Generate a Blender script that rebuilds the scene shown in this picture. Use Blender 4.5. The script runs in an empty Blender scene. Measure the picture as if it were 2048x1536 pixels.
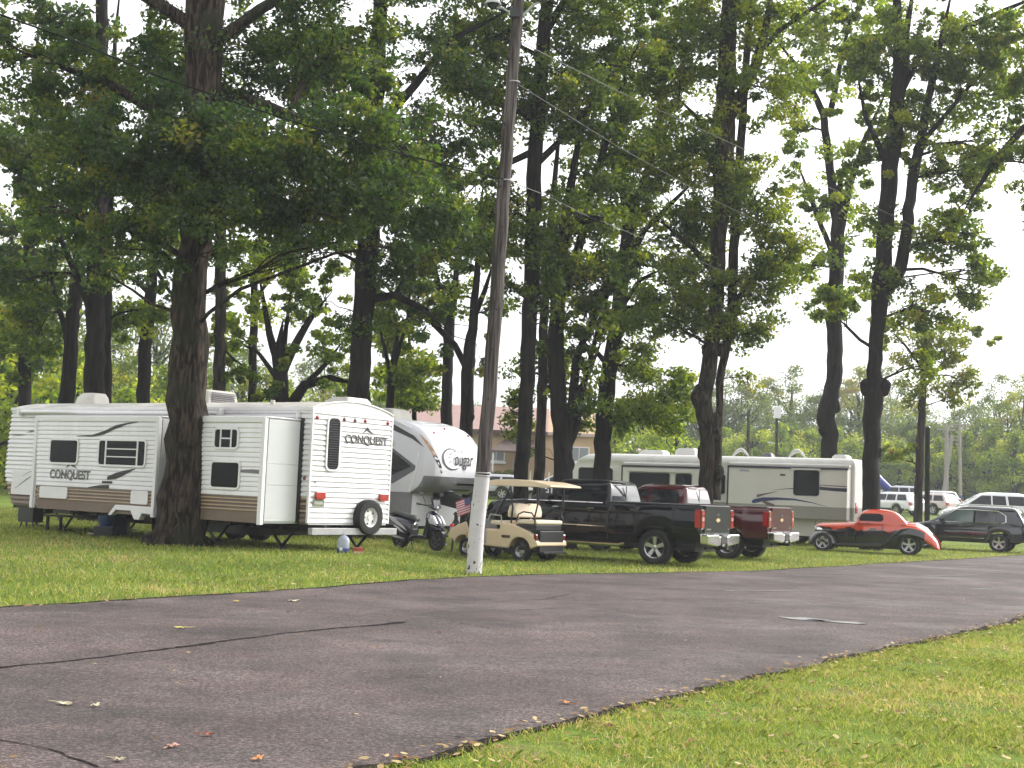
import bpy, bmesh, math, random
import numpy as np
from mathutils import Vector, Matrix
R=math.radians; pi=math.pi
rng=np.random.default_rng(7); random.seed(7)
sc=bpy.context.scene
# ------------------------------------------------------------ camera
F,PI_,RO,H=2685.,.079,.042,1.62          # focal length in photo pixels, pitch, roll, eye height
def camax():
    f=np.array([0,math.cos(PI_),math.sin(PI_)]); u=np.array([0,-math.sin(PI_),math.cos(PI_)]); r=np.array([1.,0,0])
    c,s=math.cos(RO),math.sin(RO)
    return c*r+s*u,-s*r+c*u,f
CR,CU,CF=camax()
def at(px,py,Y):
    d=CF+(px-1024)/F*CR-(py-768)/F*CU; t=Y/d[1]; p=d*t
    return Vector((p[0],Y,p[2]+H))
cam=bpy.data.cameras.new('camera'); camo=bpy.data.objects.new('camera',cam); sc.collection.objects.link(camo)
M=Matrix(((CR[0],CU[0],-CF[0],0),(CR[1],CU[1],-CF[1],0),(CR[2],CU[2],-CF[2],H),(0,0,0,1)))
camo.matrix_world=M; cam.sensor_width=36; cam.lens=36*F/2048; cam.clip_end=3000; cam.clip_start=.1
sc.camera=camo
# ------------------------------------------------------------ world, sun, exposure
SUN_EL,SUN_AZ=R(36),R(62)
w=bpy.data.worlds.new('World'); sc.world=w; w.use_nodes=True
nt=w.node_tree; nt.nodes.clear()
o_=nt.nodes.new('ShaderNodeOutputWorld'); bg=nt.nodes.new('ShaderNodeBackground'); sky=nt.nodes.new('ShaderNodeTexSky')
hs=nt.nodes.new('ShaderNodeHueSaturation')
sky.sky_type='NISHITA'; sky.sun_disc=False; sky.sun_elevation=SUN_EL; sky.sun_rotation=SUN_AZ
sky.air_density=1.0; sky.dust_density=6.0; sky.ozone_density=1.0; sky.altitude=0
hs.inputs['Saturation'].default_value=.10
mxw=nt.nodes.new('ShaderNodeMix'); mxw.data_type='RGBA'; mxw.inputs[0].default_value=.5; mxw.inputs[7].default_value=(3.7,3.75,3.8,1)   # even overcast layer over the clear sky
nt.links.new(sky.outputs[0],hs.inputs['Color']); nt.links.new(hs.outputs[0],mxw.inputs[6]); nt.links.new(mxw.outputs[2],bg.inputs[0]); bg.inputs[1].default_value=.15
nt.links.new(bg.outputs[0],o_.inputs[0])
sl=bpy.data.lights.new('sun','SUN'); sl.energy=.8; sl.angle=R(25); sl.color=(1,.95,.86)
so=bpy.data.objects.new('sun',sl); sc.collection.objects.link(so)
sd=Vector((math.sin(SUN_AZ)*math.cos(SUN_EL),math.cos(SUN_AZ)*math.cos(SUN_EL),math.sin(SUN_EL)))
so.rotation_euler=sd.to_track_quat('Z','Y').to_euler(); so.location=(0,0,60)
vs=sc.view_settings; vs.view_transform='Standard'; vs.look='None'; vs.exposure=1.62; vs.gamma=1
sc.cycles.max_bounces=6; sc.cycles.transparent_max_bounces=6; sc.cycles.volume_bounces=0
sc.cycles.use_adaptive_sampling=True; sc.cycles.adaptive_threshold=.02
# ------------------------------------------------------------ materials
def lin(c): return tuple(((x/255)/12.92 if x/255<=.04045 else ((x/255+.055)/1.055)**2.4) for x in c)
MT={}
def mat(name,col,rough=.6,metal=0,coat=0,var=0,scale=3,bump=0,bscale=40,spec=.5,stretch=None,col2=None,emit=None,alpha=1):
    if name in MT: return MT[name]
    m=bpy.data.materials.new(name); m.use_nodes=True; n=m.node_tree; b=n.nodes['Principled BSDF']; L=n.links
    b.inputs['Base Color'].default_value=(*col,1); b.inputs['Roughness'].default_value=rough; b.inputs['Metallic'].default_value=metal
    b.inputs['Coat Weight'].default_value=coat; b.inputs['Coat Roughness'].default_value=.04; b.inputs['Specular IOR Level'].default_value=spec
    b.inputs['Alpha'].default_value=alpha
    tc=n.nodes.new('ShaderNodeTexCoord'); mp=n.nodes.new('ShaderNodeMapping'); L.new(tc.outputs['Object'],mp.inputs[0])
    if stretch: mp.inputs['Scale'].default_value=stretch
    if var or col2:
        nz=n.nodes.new('ShaderNodeTexNoise'); nz.inputs['Scale'].default_value=scale; nz.inputs['Detail'].default_value=6; nz.inputs['Roughness'].default_value=.65
        L.new(mp.outputs[0],nz.inputs[0]); mx=n.nodes.new('ShaderNodeMix'); mx.data_type='RGBA'
        c2=col2 or tuple(x*(1-var) for x in col)
        rp=n.nodes.new('ShaderNodeValToRGB'); rp.color_ramp.elements[0].position=.38; rp.color_ramp.elements[1].position=.66
        L.new(nz.outputs[0],rp.inputs[0]); L.new(rp.outputs[0],mx.inputs[0])
        mx.inputs[6].default_value=(*c2,1); mx.inputs[7].default_value=(*col,1); L.new(mx.outputs[2],b.inputs['Base Color'])
    if bump:
        nb=n.nodes.new('ShaderNodeTexNoise'); nb.inputs['Scale'].default_value=bscale; nb.inputs['Detail'].default_value=5; L.new(mp.outputs[0],nb.inputs[0])
        bp=n.nodes.new('ShaderNodeBump'); bp.inputs['Strength'].default_value=bump; bp.inputs['Distance'].default_value=.03
        L.new(nb.outputs[0],bp.inputs['Height']); L.new(bp.outputs[0],b.inputs['Normal'])
    MT[name]=m; return m
def leaf_mat(name,dark,mid,bright,trans=.5,autumn=None):
    m=bpy.data.materials.new(name); m.use_nodes=True; n=m.node_tree; L=n.links; n.nodes.clear()
    out=n.nodes.new('ShaderNodeOutputMaterial'); at_=n.nodes.new('ShaderNodeAttribute'); at_.attribute_name='tone'
    rp=n.nodes.new('ShaderNodeValToRGB'); cr=rp.color_ramp; cr.elements[0].color=(*dark,1); cr.elements[0].position=0
    cr.elements[1].position=.95; cr.elements[1].color=(*bright,1); e=cr.elements.new(.5); e.color=(*mid,1)
    if autumn: e=cr.elements.new(1.0); e.color=(*autumn,1)
    L.new(at_.outputs['Fac'],rp.inputs[0])
    d=n.nodes.new('ShaderNodeBsdfDiffuse'); t=n.nodes.new('ShaderNodeBsdfTranslucent'); g=n.nodes.new('ShaderNodeBsdfGlossy'); g.inputs['Roughness'].default_value=.45
    mx=n.nodes.new('ShaderNodeMixShader'); mx.inputs[0].default_value=trans
    m2=n.nodes.new('ShaderNodeMixShader'); m2.inputs[0].default_value=.025
    hv=n.nodes.new('ShaderNodeHueSaturation'); hv.inputs['Value'].default_value=1.95; hv.inputs['Hue'].default_value=.485; hv.inputs['Saturation'].default_value=1.1
    L.new(rp.outputs[0],d.inputs[0]); L.new(rp.outputs[0],hv.inputs['Color']); L.new(hv.outputs[0],t.inputs[0])
    L.new(d.outputs[0],mx.inputs[1]); L.new(t.outputs[0],mx.inputs[2]); L.new(mx.outputs[0],m2.inputs[1]); L.new(g.outputs[0],m2.inputs[2])
    L.new(m2.outputs[0],out.inputs[0]); return m
def bark_mat(name,c1,c2,sx=9,sz=1.2,strength=.8,moss=None):
    m=bpy.data.materials.new(name); m.use_nodes=True; n=m.node_tree; b=n.nodes['Principled BSDF']; L=n.links
    b.inputs['Roughness'].default_value=.95; b.inputs['Specular IOR Level'].default_value=.15
    tc=n.nodes.new('ShaderNodeTexCoord'); mp=n.nodes.new('ShaderNodeMapping'); mp.inputs['Scale'].default_value=(sx,sx,sz); L.new(tc.outputs['Object'],mp.inputs[0])
    nz=n.nodes.new('ShaderNodeTexNoise'); nz.inputs['Scale'].default_value=1.6; nz.inputs['Detail'].default_value=8; nz.inputs['Distortion'].default_value=.6; L.new(mp.outputs[0],nz.inputs[0])
    rp=n.nodes.new('ShaderNodeValToRGB'); rp.color_ramp.elements[0].position=.42; rp.color_ramp.elements[1].position=.62
    rp.color_ramp.elements[0].color=(*c1,1); rp.color_ramp.elements[1].color=(*c2,1); L.new(nz.outputs[0],rp.inputs[0])
    col=rp.outputs[0]
    if moss:
        n2=n.nodes.new('ShaderNodeTexNoise'); n2.inputs['Scale'].default_value=1.1; n2.inputs['Detail'].default_value=5; L.new(tc.outputs['Object'],n2.inputs[0])
        r2=n.nodes.new('ShaderNodeValToRGB'); r2.color_ramp.elements[0].position=.5; r2.color_ramp.elements[1].position=.68; L.new(n2.outputs[0],r2.inputs[0])
        mx=n.nodes.new('ShaderNodeMix'); mx.data_type='RGBA'; mx.inputs[7].default_value=(*moss,1); L.new(r2.outputs[0],mx.inputs[0]); L.new(col,mx.inputs[6]); col=mx.outputs[2]
    L.new(col,b.inputs['Base Color'])
    bp=n.nodes.new('ShaderNodeBump'); bp.inputs['Strength'].default_value=strength; bp.inputs['Distance'].default_value=.06; L.new(nz.outputs[0],bp.inputs['Height']); L.new(bp.outputs[0],b.inputs['Normal'])
    return m
# ------------------------------------------------------------ object helpers
def tag(o,label=None,cat=None,group=None,kind=None):
    if label: o['label']=label
    if cat: o['category']=cat
    if group: o['group']=group
    if kind: o['kind']=kind
    return o
def empty(name,loc,rz=0,label=None,cat=None,group=None,parent=None,rot=None):
    o=bpy.data.objects.new(name,None); sc.collection.objects.link(o); o.location=loc; o.empty_display_size=.2
    o.rotation_euler=rot if rot else (0,0,rz)
    if parent: o.parent=parent
    return tag(o,label,cat,group)
def copy_tree(o,parent=None):
    c=o.copy(); sc.collection.objects.link(c)
    if parent: c.parent=parent
    for ch in list(o.children): copy_tree(ch,c)
    return c
def smst(t): t=min(1,max(0,t)); return t*t*(3-2*t)
def gh(x,y):
    z=.2*smst((-x-.9)/2.2)*smst((y-21)/6)
    if y>55: z+=(y-55)*(.042-.011*smst((x-5)/15))
    return z
class MB:
    def __init__(s): s.v=[]; s.f=[]; s.m=[]
    def add(s,vs,fs,m=0):
        b=len(s.v); s.v+= [tuple(p) for p in vs]; s.f+=[tuple(b+i for i in f) for f in fs]; s.m+=[m]*len(fs) if isinstance(m,int) else list(m)
        return s
    def box(s,x0,x1,y0,y1,z0,z1,m=0):
        if x0>x1:x0,x1=x1,x0
        if y0>y1:y0,y1=y1,y0
        if z0>z1:z0,z1=z1,z0
        v=[(x0,y0,z0),(x1,y0,z0),(x1,y1,z0),(x0,y1,z0),(x0,y0,z1),(x1,y0,z1),(x1,y1,z1),(x0,y1,z1)]
        return s.add(v,[(3,2,1,0),(4,5,6,7),(0,1,5,4),(1,2,6,5),(2,3,7,6),(3,0,4,7)],m)
    def tube(s,pts,rad,n=8,m=0,caps=True,flat=1):
        pts=[Vector(p) for p in pts]; rad=rad if hasattr(rad,'__len__') else [rad]*len(pts)
        vs=[];fs=[]; u=None
        for i,p in enumerate(pts):
            t=(pts[min(i+1,len(pts)-1)]-pts[max(i-1,0)])
            t=t.normalized() if t.length>1e-9 else Vector((0,0,1))
            if u is None: u=t.cross(Vector((0,0,1)) if abs(t.z)<.9 else Vector((1,0,0))).normalized()
            u=(u-t*u.dot(t)).normalized(); v=t.cross(u)
            for k in range(n):
                a=2*pi*k/n; vs.append(p+(u*math.cos(a)+v*math.sin(a)*flat)*rad[i])
        for i in range(len(pts)-1):
            for k in range(n):
                a=i*n+k;b=i*n+(k+1)%n; fs.append((a,b,b+n,a+n))
        if caps: fs.append(tuple(range(n))[::-1]); fs.append(tuple((len(pts)-1)*n+k for k in range(n)))
        return s.add(vs,fs,m)
    def cyl(s,p0,p1,r0,r1=None,n=16,m=0): return s.tube([p0,p1],[r0,r1 if r1 is not None else r0],n,m)
    def lathe(s,prof,c,axis='y',n=24,m=0):
        # prof: list of (r, h); revolve round axis through c
        vs=[];fs=[]
        for r,h in prof:
            for k in range(n):
                a=2*pi*k/n; ca,sa=r*math.cos(a),r*math.sin(a)
                vs.append({'y':(c[0]+ca,c[1]+h,c[2]+sa),'x':(c[0]+h,c[1]+ca,c[2]+sa),'z':(c[0]+ca,c[1]+sa,c[2]+h)}[axis])
        for i in range(len(prof)-1):
            for k in range(n):
                a=i*n+k;b=i*n+(k+1)%n; fs.append((a,b,b+n,a+n))
        return s.add(vs,fs,m)
    def prism(s,poly,y0,y1,m=0,axis='y'):
        # poly in (x,z) (axis y) / (y,z) (axis x) / (x,y) (axis z)
        f={'y':lambda p,t:(p[0],t,p[1]),'x':lambda p,t:(t,p[0],p[1]),'z':lambda p,t:(p[0],p[1],t)}[axis]
        n=len(poly); vs=[f(p,y0) for p in poly]+[f(p,y1) for p in poly]
        fs=[tuple(range(n)),tuple(range(2*n-1,n-1,-1))]+[(i,(i+1)%n,n+(i+1)%n,n+i)[::-1] for i in range(n)]
        return s.add(vs,fs,m)
    def ribbon(s,cen,m=0,y=0,th=.004):
        # cen: list of (x,z_low,z_high): a decal strip standing on plane y
        n=len(cen); vs=[(c[0],y,c[1]) for c in cen]+[(c[0],y,c[2]) for c in cen]+[(c[0],y-th,c[1]) for c in cen]+[(c[0],y-th,c[2]) for c in cen]
        fs=[(i,i+1,n+i+1,n+i) for i in range(n-1)]+[(i,n+i,3*n+i,2*n+i) for i in (0,n-1)]
        return s.add(vs,fs,m)
    def build(s,name,mats,parent=None,smooth=None,bevel=0,loc=None,recalc=True,bseg=2):
        me=bpy.data.meshes.new(name); me.from_pydata(s.v,[],s.f)
        mats=mats if isinstance(mats,(list,tuple)) else [mats]
        for q in mats: me.materials.append(q)
        me.polygons.foreach_set('material_index',s.m)
        if recalc:
            bm=bmesh.new(); bm.from_mesh(me); bmesh.ops.recalc_face_normals(bm,faces=bm.faces); bm.to_mesh(me); bm.free()
        if smooth is not None:
            me.polygons.foreach_set('use_smooth',[True]*len(me.polygons)); me.set_sharp_from_angle(angle=R(smooth))
        me.update()
        o=bpy.data.objects.new(name,me); sc.collection.objects.link(o)
        if parent: o.parent=parent
        if loc is not None: o.location=loc
        if bevel:
            b=o.modifiers.new('bevel','BEVEL'); b.width=bevel; b.segments=bseg; b.limit_method='ANGLE'
        return o
def rrect(x0,x1,y0,y1,r,n=3):
    pts=[]
    for cx,cy,a0 in ((x1-r,y1-r,0),(x0+r,y1-r,90),(x0+r,y0+r,180),(x1-r,y0+r,270)):
        for k in range(n+1):
            a=R(a0+90*k/n); pts.append((cx+r*math.cos(a),cy+r*math.sin(a)))
    return pts
def stack(mb,levels,r=.06,n=3,matf=None,top=True,bottom=True):
    # levels: (z,x0,x1,y0,y1); body made of stacked rounded rectangles
    loops=[[(p[0],p[1],z) for p in rrect(x0,x1,y0,y1,min(r,(x1-x0)/2.1,(y1-y0)/2.1),n)] for z,x0,x1,y0,y1 in levels]
    k=len(loops[0]); vs=[p for l in loops for p in l]; fs=[];ms=[]
    for i in range(len(loops)-1):
        for j in range(k):
            a=i*k+j;b=i*k+(j+1)%k; fs.append((a,b,b+k,a+k))
            if matf:
                p=loops[i][j];q=loops[i][(j+1)%k]; e=Vector((q[0]-p[0],q[1]-p[1])); 
                nx,ny=(e.y,-e.x) if e.length>0 else (0,0); l=max(1e-6,math.hypot(nx,ny))
                ms.append(matf((loops[i][0][2]+loops[i+1][0][2])/2,nx/l,ny/l,(p[0]+q[0])/2))
            else: ms.append(0)
    if bottom: fs.append(tuple(range(k))[::-1]); ms.append(ms[0])
    if top: fs.append(tuple((len(loops)-1)*k+j for j in range(k))); ms.append(ms[-1] if not matf else matf(99,0,0,0))
    mb.add(vs,fs,ms); return mb
def ribs(z0,z1,pitch,depth):
    out=[]; n=max(1,round((z1-z0)/pitch)); p=(z1-z0)/n
    for i in range(n):
        for t,o in ((0,0),(.12,1),(.5,.95),(.86,.25)): out.append((z0+(i+t)*p,o*depth))
    out.append((z1,0)); return out
def text(name,body,size,m,parent,loc,rot,ext=.004,font_scale=(1,1),bold=0):
    c=bpy.data.curves.new(name,'FONT'); c.body=body; c.size=size; c.extrude=ext; c.align_x='CENTER'; c.align_y='CENTER'; c.offset=bold
    t=bpy.data.objects.new(name,c); sc.collection.objects.link(t)
    dg=bpy.context.evaluated_depsgraph_get(); me=bpy.data.meshes.new_from_object(t.evaluated_get(dg)); bpy.data.objects.remove(t)
    me.materials.clear(); me.materials.append(m); o=bpy.data.objects.new(name,me); sc.collection.objects.link(o)
    o.parent=parent; o.location=loc; o.rotation_euler=rot; o.scale=(font_scale[0],font_scale[1],1); return o
NEAR=(R(90),0,R(180))   # faces local +Y (near side of vehicles)
REAR=(R(90),0,R(-90))   # faces local -X
# common materials
white=mat('white_siding',(.80,.78,.80),.42,var=.14,scale=1.2,stretch=(1,1,.25))
whitetrim=mat('white_trim',(.78,.76,.77),.35,var=.07,scale=2)
roofw=mat('rv_roof',(.62,.60,.56),.7,var=.35,scale=1.5)
tan=mat('tan_siding',(.36,.25,.15),.45,var=.1,scale=2); brown=mat('brown_siding',(.105,.068,.045),.45,var=.2,scale=2)
skirt=mat('skirt_tan',(.19,.135,.10),.5,var=.2,scale=1.5)
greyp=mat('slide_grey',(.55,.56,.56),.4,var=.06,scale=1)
glass=mat('dark_glass',(.003,.004,.005),.12,spec=.18); glass2=mat('tinted_glass',(.006,.007,.010),.04,spec=.4)
blk=mat('black_plastic',(.012,.012,.013),.55,bump=.1,bscale=60); blkm=mat('black_metal',(.015,.015,.017),.35)
rub=mat('tyre_rubber',(.018,.018,.018),.85,var=.3,scale=8); chrome=mat('chrome',(.75,.75,.76),.12,metal=1); alum=mat('alloy',(.55,.55,.57),.28,metal=1)
redl=mat('red_lens',(.38,.012,.015),.15,coat=1); darkred=mat('dark_red_lens',(.14,.01,.012),.15,coat=1); amber=mat('amber_lens',(.5,.14,.02),.2)
steelg=mat('painted_steel',(.42,.41,.42),.4,var=.2,scale=4); logog=mat('logo_black',(.02,.018,.02),.4); logom=mat('logo_grey',(.16,.15,.16),.4); logot=mat('logo_tan',(.30,.24,.19),.5)
platem=mat('plate_green',(.22,.26,.16),.4,var=.4,scale=12); beige=mat('beige_plastic',(.72,.56,.38),.35,coat=.3,var=.06,scale=2); beigev=mat('beige_vinyl',(.78,.66,.52),.5,bump=.1,bscale=20)

# ------------------------------------------------------------ ground
def axis(lo,hi,fine_lo,fine_hi,step,grow=1.25):
    a=list(np.arange(fine_lo,fine_hi+1e-6,step)); s=step; x=fine_hi
    while x<hi: s*=grow; x+=s; a.append(min(x,hi))
    s=step; x=fine_lo; b=[]
    while x>lo: s*=grow; x-=s; b.append(max(x,lo))
    return b[::-1]+a
def grid_obj(name,xs,ys,m,zf):
    vs=[(x,y,zf(x,y)) for y in ys for x in xs]; n=len(xs)
    fs=[(j*n+i,j*n+i+1,(j+1)*n+i+1,(j+1)*n+i) for j in range(len(ys)-1) for i in range(n-1)]
    mb=MB().add(vs,fs); return mb.build(name,m,smooth=60,recalc=False)
def ground_mat():
    m=bpy.data.materials.new('grass_ground'); m.use_nodes=True; n=m.node_tree; b=n.nodes['Principled BSDF']; L=n.links
    b.inputs['Roughness'].default_value=.95; b.inputs['Specular IOR Level'].default_value=.1
    g=n.nodes.new('ShaderNodeNewGeometry')
    def noise(s,d=5,r=.6):
        z=n.nodes.new('ShaderNodeTexNoise'); z.inputs['Scale'].default_value=s; z.inputs['Detail'].default_value=d; z.inputs['Roughness'].default_value=r; L.new(g.outputs['Position'],z.inputs[0]); return z.outputs[0]
    def ramp(src,st):
        r=n.nodes.new('ShaderNodeValToRGB'); e=r.color_ramp.elements
        e[0].position,e[0].color=st[0][0],(*st[0][1],1); e[1].position,e[1].color=st[-1][0],(*st[-1][1],1)
        for p,c in st[1:-1]: q=e.new(p); q.color=(*c,1)
        L.new(src,r.inputs[0]); return r.outputs[0]
    a=ramp(noise(.45,4),[(.3,(.06,.11,.016)),(.5,(.11,.18,.022)),(.72,(.22,.25,.05))])
    c=ramp(noise(9,8,.75),[(.36,(.030,.045,.010)),(.52,(.12,.165,.028)),(.68,(.30,.31,.10))])
    mx=n.nodes.new('ShaderNodeMix'); mx.data_type='RGBA'; mx.inputs[0].default_value=.5; L.new(a,mx.inputs[6]); L.new(c,mx.inputs[7])
    d=ramp(noise(1.1,6,.7),[(.52,(0,0,0)),(.70,(1,1,1))]); m2=n.nodes.new('ShaderNodeMix'); m2.data_type='RGBA'; L.new(d,m2.inputs[0]); L.new(mx.outputs[2],m2.inputs[6]); m2.inputs[7].default_value=(.17,.125,.07,1)
    L.new(m2.outputs[2],b.inputs['Base Color'])
    bp=n.nodes.new('ShaderNodeBump'); bp.inputs['Strength'].default_value=.6; bp.inputs['Distance'].default_value=.04; L.new(noise(30,4),bp.inputs['Height']); L.new(bp.outputs[0],b.inputs['Normal'])
    return m
gm=ground_mat()
tag(grid_obj('ground',axis(-230,230,-30,45,1.0),axis(-60,380,0,60,1.0),gm,gh),kind='structure')
def asphalt():
    m=bpy.data.materials.new('asphalt'); m.use_nodes=True; n=m.node_tree; b=n.nodes['Principled BSDF']; L=n.links
    g=n.nodes.new('ShaderNodeNewGeometry')
    def noise(s,d=5,r=.6,sc_=None):
        z=n.nodes.new('ShaderNodeTexNoise'); z.inputs['Scale'].default_value=s; z.inputs['Detail'].default_value=d; z.inputs['Roughness'].default_value=r
        if sc_:
            mp=n.nodes.new('ShaderNodeMapping'); mp.inputs['Rotation'].default_value=(0,0,R(-57)); mp.inputs['Scale'].default_value=sc_; L.new(g.outputs['Position'],mp.inputs[0]); L.new(mp.outputs[0],z.inputs[0])
        else: L.new(g.outputs['Position'],z.inputs[0])
        return z.outputs[0]
    def ramp(src,st):
        r=n.nodes.new('ShaderNodeValToRGB'); e=r.color_ramp.elements
        e[0].position,e[0].color=st[0][0],(*st[0][1],1); e[1].position,e[1].color=st[-1][0],(*st[-1][1],1)
        for p,c in st[1:-1]: q=e.new(p); q.color=(*c,1)
        L.new(src,r.inputs[0]); return r.outputs[0]
    big=ramp(noise(.5,6,.65),[(.34,(.046,.035,.034)),(.52,(.080,.061,.058)),(.70,(.118,.094,.090))])
    fine=ramp(noise(34,5,.9),[(.36,(.10,.10,.10)),(.5,(.80,.79,.79)),(.64,(3.0,2.85,2.8))])
    mx=n.nodes.new('ShaderNodeMix'); mx.data_type='RGBA'; mx.blend_type='MULTIPLY'; mx.inputs[0].default_value=.95; L.new(big,mx.inputs[6]); L.new(fine,mx.inputs[7])
    st=ramp(noise(.9,7,.75),[(.40,(.55,.62,.62)),(.5,(1,1,1)),(.66,(1.15,1.02,1.0))])
    m3=n.nodes.new('ShaderNodeMix'); m3.data_type='RGBA'; m3.blend_type='MULTIPLY'; m3.inputs[0].default_value=.55; L.new(mx.outputs[2],m3.inputs[6]); L.new(st,m3.inputs[7])
    L.new(m3.outputs[2],b.inputs['Base Color'])
    ro=ramp(noise(.22,6,.7,(1,1.6,1)),[(.34,(.42,.42,.42)),(.46,(.75,.75,.75)),(.7,(.95,.95,.95))]); L.new(ro,b.inputs['Roughness'])
    b.inputs['Specular IOR Level'].default_value=.36
    bp=n.nodes.new('ShaderNodeBump'); bp.inputs['Strength'].default_value=.9; bp.inputs['Distance'].default_value=.012; L.new(noise(75,2),bp.inputs['Height']); L.new(bp.outputs[0],b.inputs['Normal'])
    return m
asph=asphalt()
farE=[(-30,-25),(-18,-4),(-12,6),(-5.9,15.9),(-3.64,19.5),(-.9,24.3),(.6,26.4),(5.62,30.9),(12,40),(19.57,50.9),(32,68),(60,105)]
nearE=[(-14,-25),(-8,-5),(-3.2,4.0),(-.83,7.75),(-.42,8.15),(.75,10.04),(2.91,13.2),(7.85,20.4),(14,29.5),(22,41),(34,57),(62,93)]
def resample(pl,step,noise=0,seed=0):
    r=random.Random(seed); out=[]
    for (a,b) in zip(pl[:-1],pl[1:]):
        L_=math.dist(a,b); k=max(1,int(L_/step))
        for i in range(k):
            t=i/k; out.append((a[0]+(b[0]-a[0])*t,a[1]+(b[1]-a[1])*t))
    out.append(pl[-1]); nx=0
    if noise:
        res=[]
        for p in out: nx=.75*nx+r.gauss(0,noise); res.append((p[0]+nx*.8,p[1]-nx*.5))
        out=res
    return out
# road sheet: resample both edges to the same count
def resN(pl,n):
    d=[0]
    for a,b in zip(pl[:-1],pl[1:]): d.append(d[-1]+math.dist(a,b))
    out=[]
    for i in range(n):
        s=d[-1]*i/(n-1); k=max(j for j in range(len(d)) if d[j]<=s+1e-9); k=min(k,len(pl)-2); t=(s-d[k])/(d[k+1]-d[k])
        out.append((pl[k][0]+(pl[k+1][0]-pl[k][0])*t,pl[k][1]+(pl[k+1][1]-pl[k][1])*t))
    return out
NR=600
fe=resN(resample(farE,.3,.035,1),NR); ne=resN(resample(nearE,.3,.035,2),NR)
vs_=[];fs_=[]
for i in range(NR):
    for j in range(9):
        t=j/8; x=fe[i][0]*(1-t)+ne[i][0]*t; y=fe[i][1]*(1-t)+ne[i][1]*t
        vs_.append((x,y,gh(x,y)+.008+.02*max(0,min(1,(y-50)/20))))
for i in range(NR-1):
    for j in range(8): a=i*9+j; fs_.append((a,a+1,a+10,a+9))
tag(MB().add(vs_,fs_).build('road',asph,smooth=60),kind='structure')
fearr=np.array(fe); nearr=np.array(ne)
# tar seams, cracks, puddle
tar=mat('tar',(.022,.018,.017),.9,spec=.08,var=.4,scale=25,bump=.3,bscale=40); wet=mat('water_film',(.16,.15,.15),.18,spec=1)
def seam(name,pts,wd,seed,m=tar,z=.013,kind='structure'):
    r=random.Random(seed); pts=resample(pts,.08); vs=[];fs=[]; nx=0
    for i,p in enumerate(pts):
        q=pts[min(i+1,len(pts)-1)]; o=pts[max(i-1,0)]; t=Vector((q[0]-o[0],q[1]-o[1])).normalized(); nrm=Vector((-t.y,t.x))
        nx=.9*nx+r.gauss(0,.010); ww=wd*(.25+.75*r.random())*(.55+.45*math.sin(i*.11+seed)*math.sin(i*.037+2)); 
        if i in(0,len(pts)-1): ww*=.2
        vs+= [(p[0]+nrm.x*(nx-ww/2),p[1]+nrm.y*(nx-ww/2),z),(p[0]+nrm.x*(nx+ww/2),p[1]+nrm.y*(nx+ww/2),z)]
    fs=[(2*i,2*i+1,2*i+3,2*i+2) for i in range(len(pts)-1)]
    return tag(MB().add(vs,fs).build(name,m),kind=kind)
for nm_,ed_,wd_,sg_ in (('near',nearr,.09,-1),('far',fearr,.05,1)):  # tar rim darkened to stand in for the road lip's drop shade
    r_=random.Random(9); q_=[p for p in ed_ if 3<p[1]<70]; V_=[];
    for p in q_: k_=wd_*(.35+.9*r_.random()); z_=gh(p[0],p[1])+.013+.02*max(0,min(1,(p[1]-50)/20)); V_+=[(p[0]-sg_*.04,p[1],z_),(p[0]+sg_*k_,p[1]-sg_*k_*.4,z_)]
    tag(MB().add(V_,[(2*i,2*i+1,2*i+3,2*i+2) for i in range(len(q_)-1)]).build('road_edge',mat('edge_tar_shade',(.032,.026,.024),.95,spec=.05,var=.5,scale=20,bump=.5,bscale=30)),kind='structure')
def g2(px,py):
    d=CF+(px-1024)/F*CR-(py-768)/F*CU; t=-H/d[2]; return (d[0]*t,d[1]*t)
seam('road_seam',[g2(-60,1342),g2(0,1338),g2(150,1322),g2(400,1290),g2(600,1266),g2(810,1245)],.15,3)
seam('road_seam',[g2(-40,1478),g2(0,1485),g2(90,1500),g2(200,1540)],.09,4)
seam('road_seam',[g2(1000,1250),g2(1100,1260),g2(1230,1268)],.025,5)
seam('road_seam',[g2(1030,1202),g2(1090,1200),g2(1140,1190)],.05,6)
seam('road_seam',[g2(1035,1222),g2(1108,1218)],.05,7)
seam('road_seam',[g2(890,1243),g2(1000,1262),g2(1140,1278)],.02,8)
seam('road_seam',[g2(1280,1200),g2(1400,1212),g2(1520,1230),g2(1590,1240)],.03,9)
seam('road_seam',[g2(1640,1243),g2(1740,1252),g2(1850,1262)],.03,10)
def patch(name,px,py,lx,ly,ang,seed,m=wet,z=.016):
    r=random.Random(seed); c=g2(px,py); n=36; ph=[r.random()*6 for _ in range(4)]; vs=[(c[0],c[1],z)]
    for k in range(n):
        a=2*pi*k/n; q=1+.18*math.sin(2*a+ph[0])+.14*math.sin(3*a+ph[1])+.1*math.sin(5*a+ph[2])
        x,y=lx*q*math.cos(a),ly*q*math.sin(a); vs.append((c[0]+x*math.cos(ang)-y*math.sin(ang),c[1]+x*math.sin(ang)+y*math.cos(ang),z))
    return tag(MB().add(vs,[(0,1+k,1+(k+1)%n) for k in range(n)]).build(name,m),kind='structure')
for i,(px,py,lx,ly,an) in enumerate([(1612,1240,.34,.20,-.5),(1682,1246,.34,.18,-.45),(1520,1183,1.1,.05,.42),(1470,1166,.7,.03,.4),(1800,1166,.9,.06,.6),(1905,1152,1.3,.08,.65),(1985,1178,.8,.06,.7),(1950,1135,1.2,.05,.7),(1400,1158,.5,.03,.4),(1690,1150,.6,.04,.5),(1990,1147,1.0,.05,.75)]):
    patch('puddle',px,py,lx,ly,an,i+20)

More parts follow.
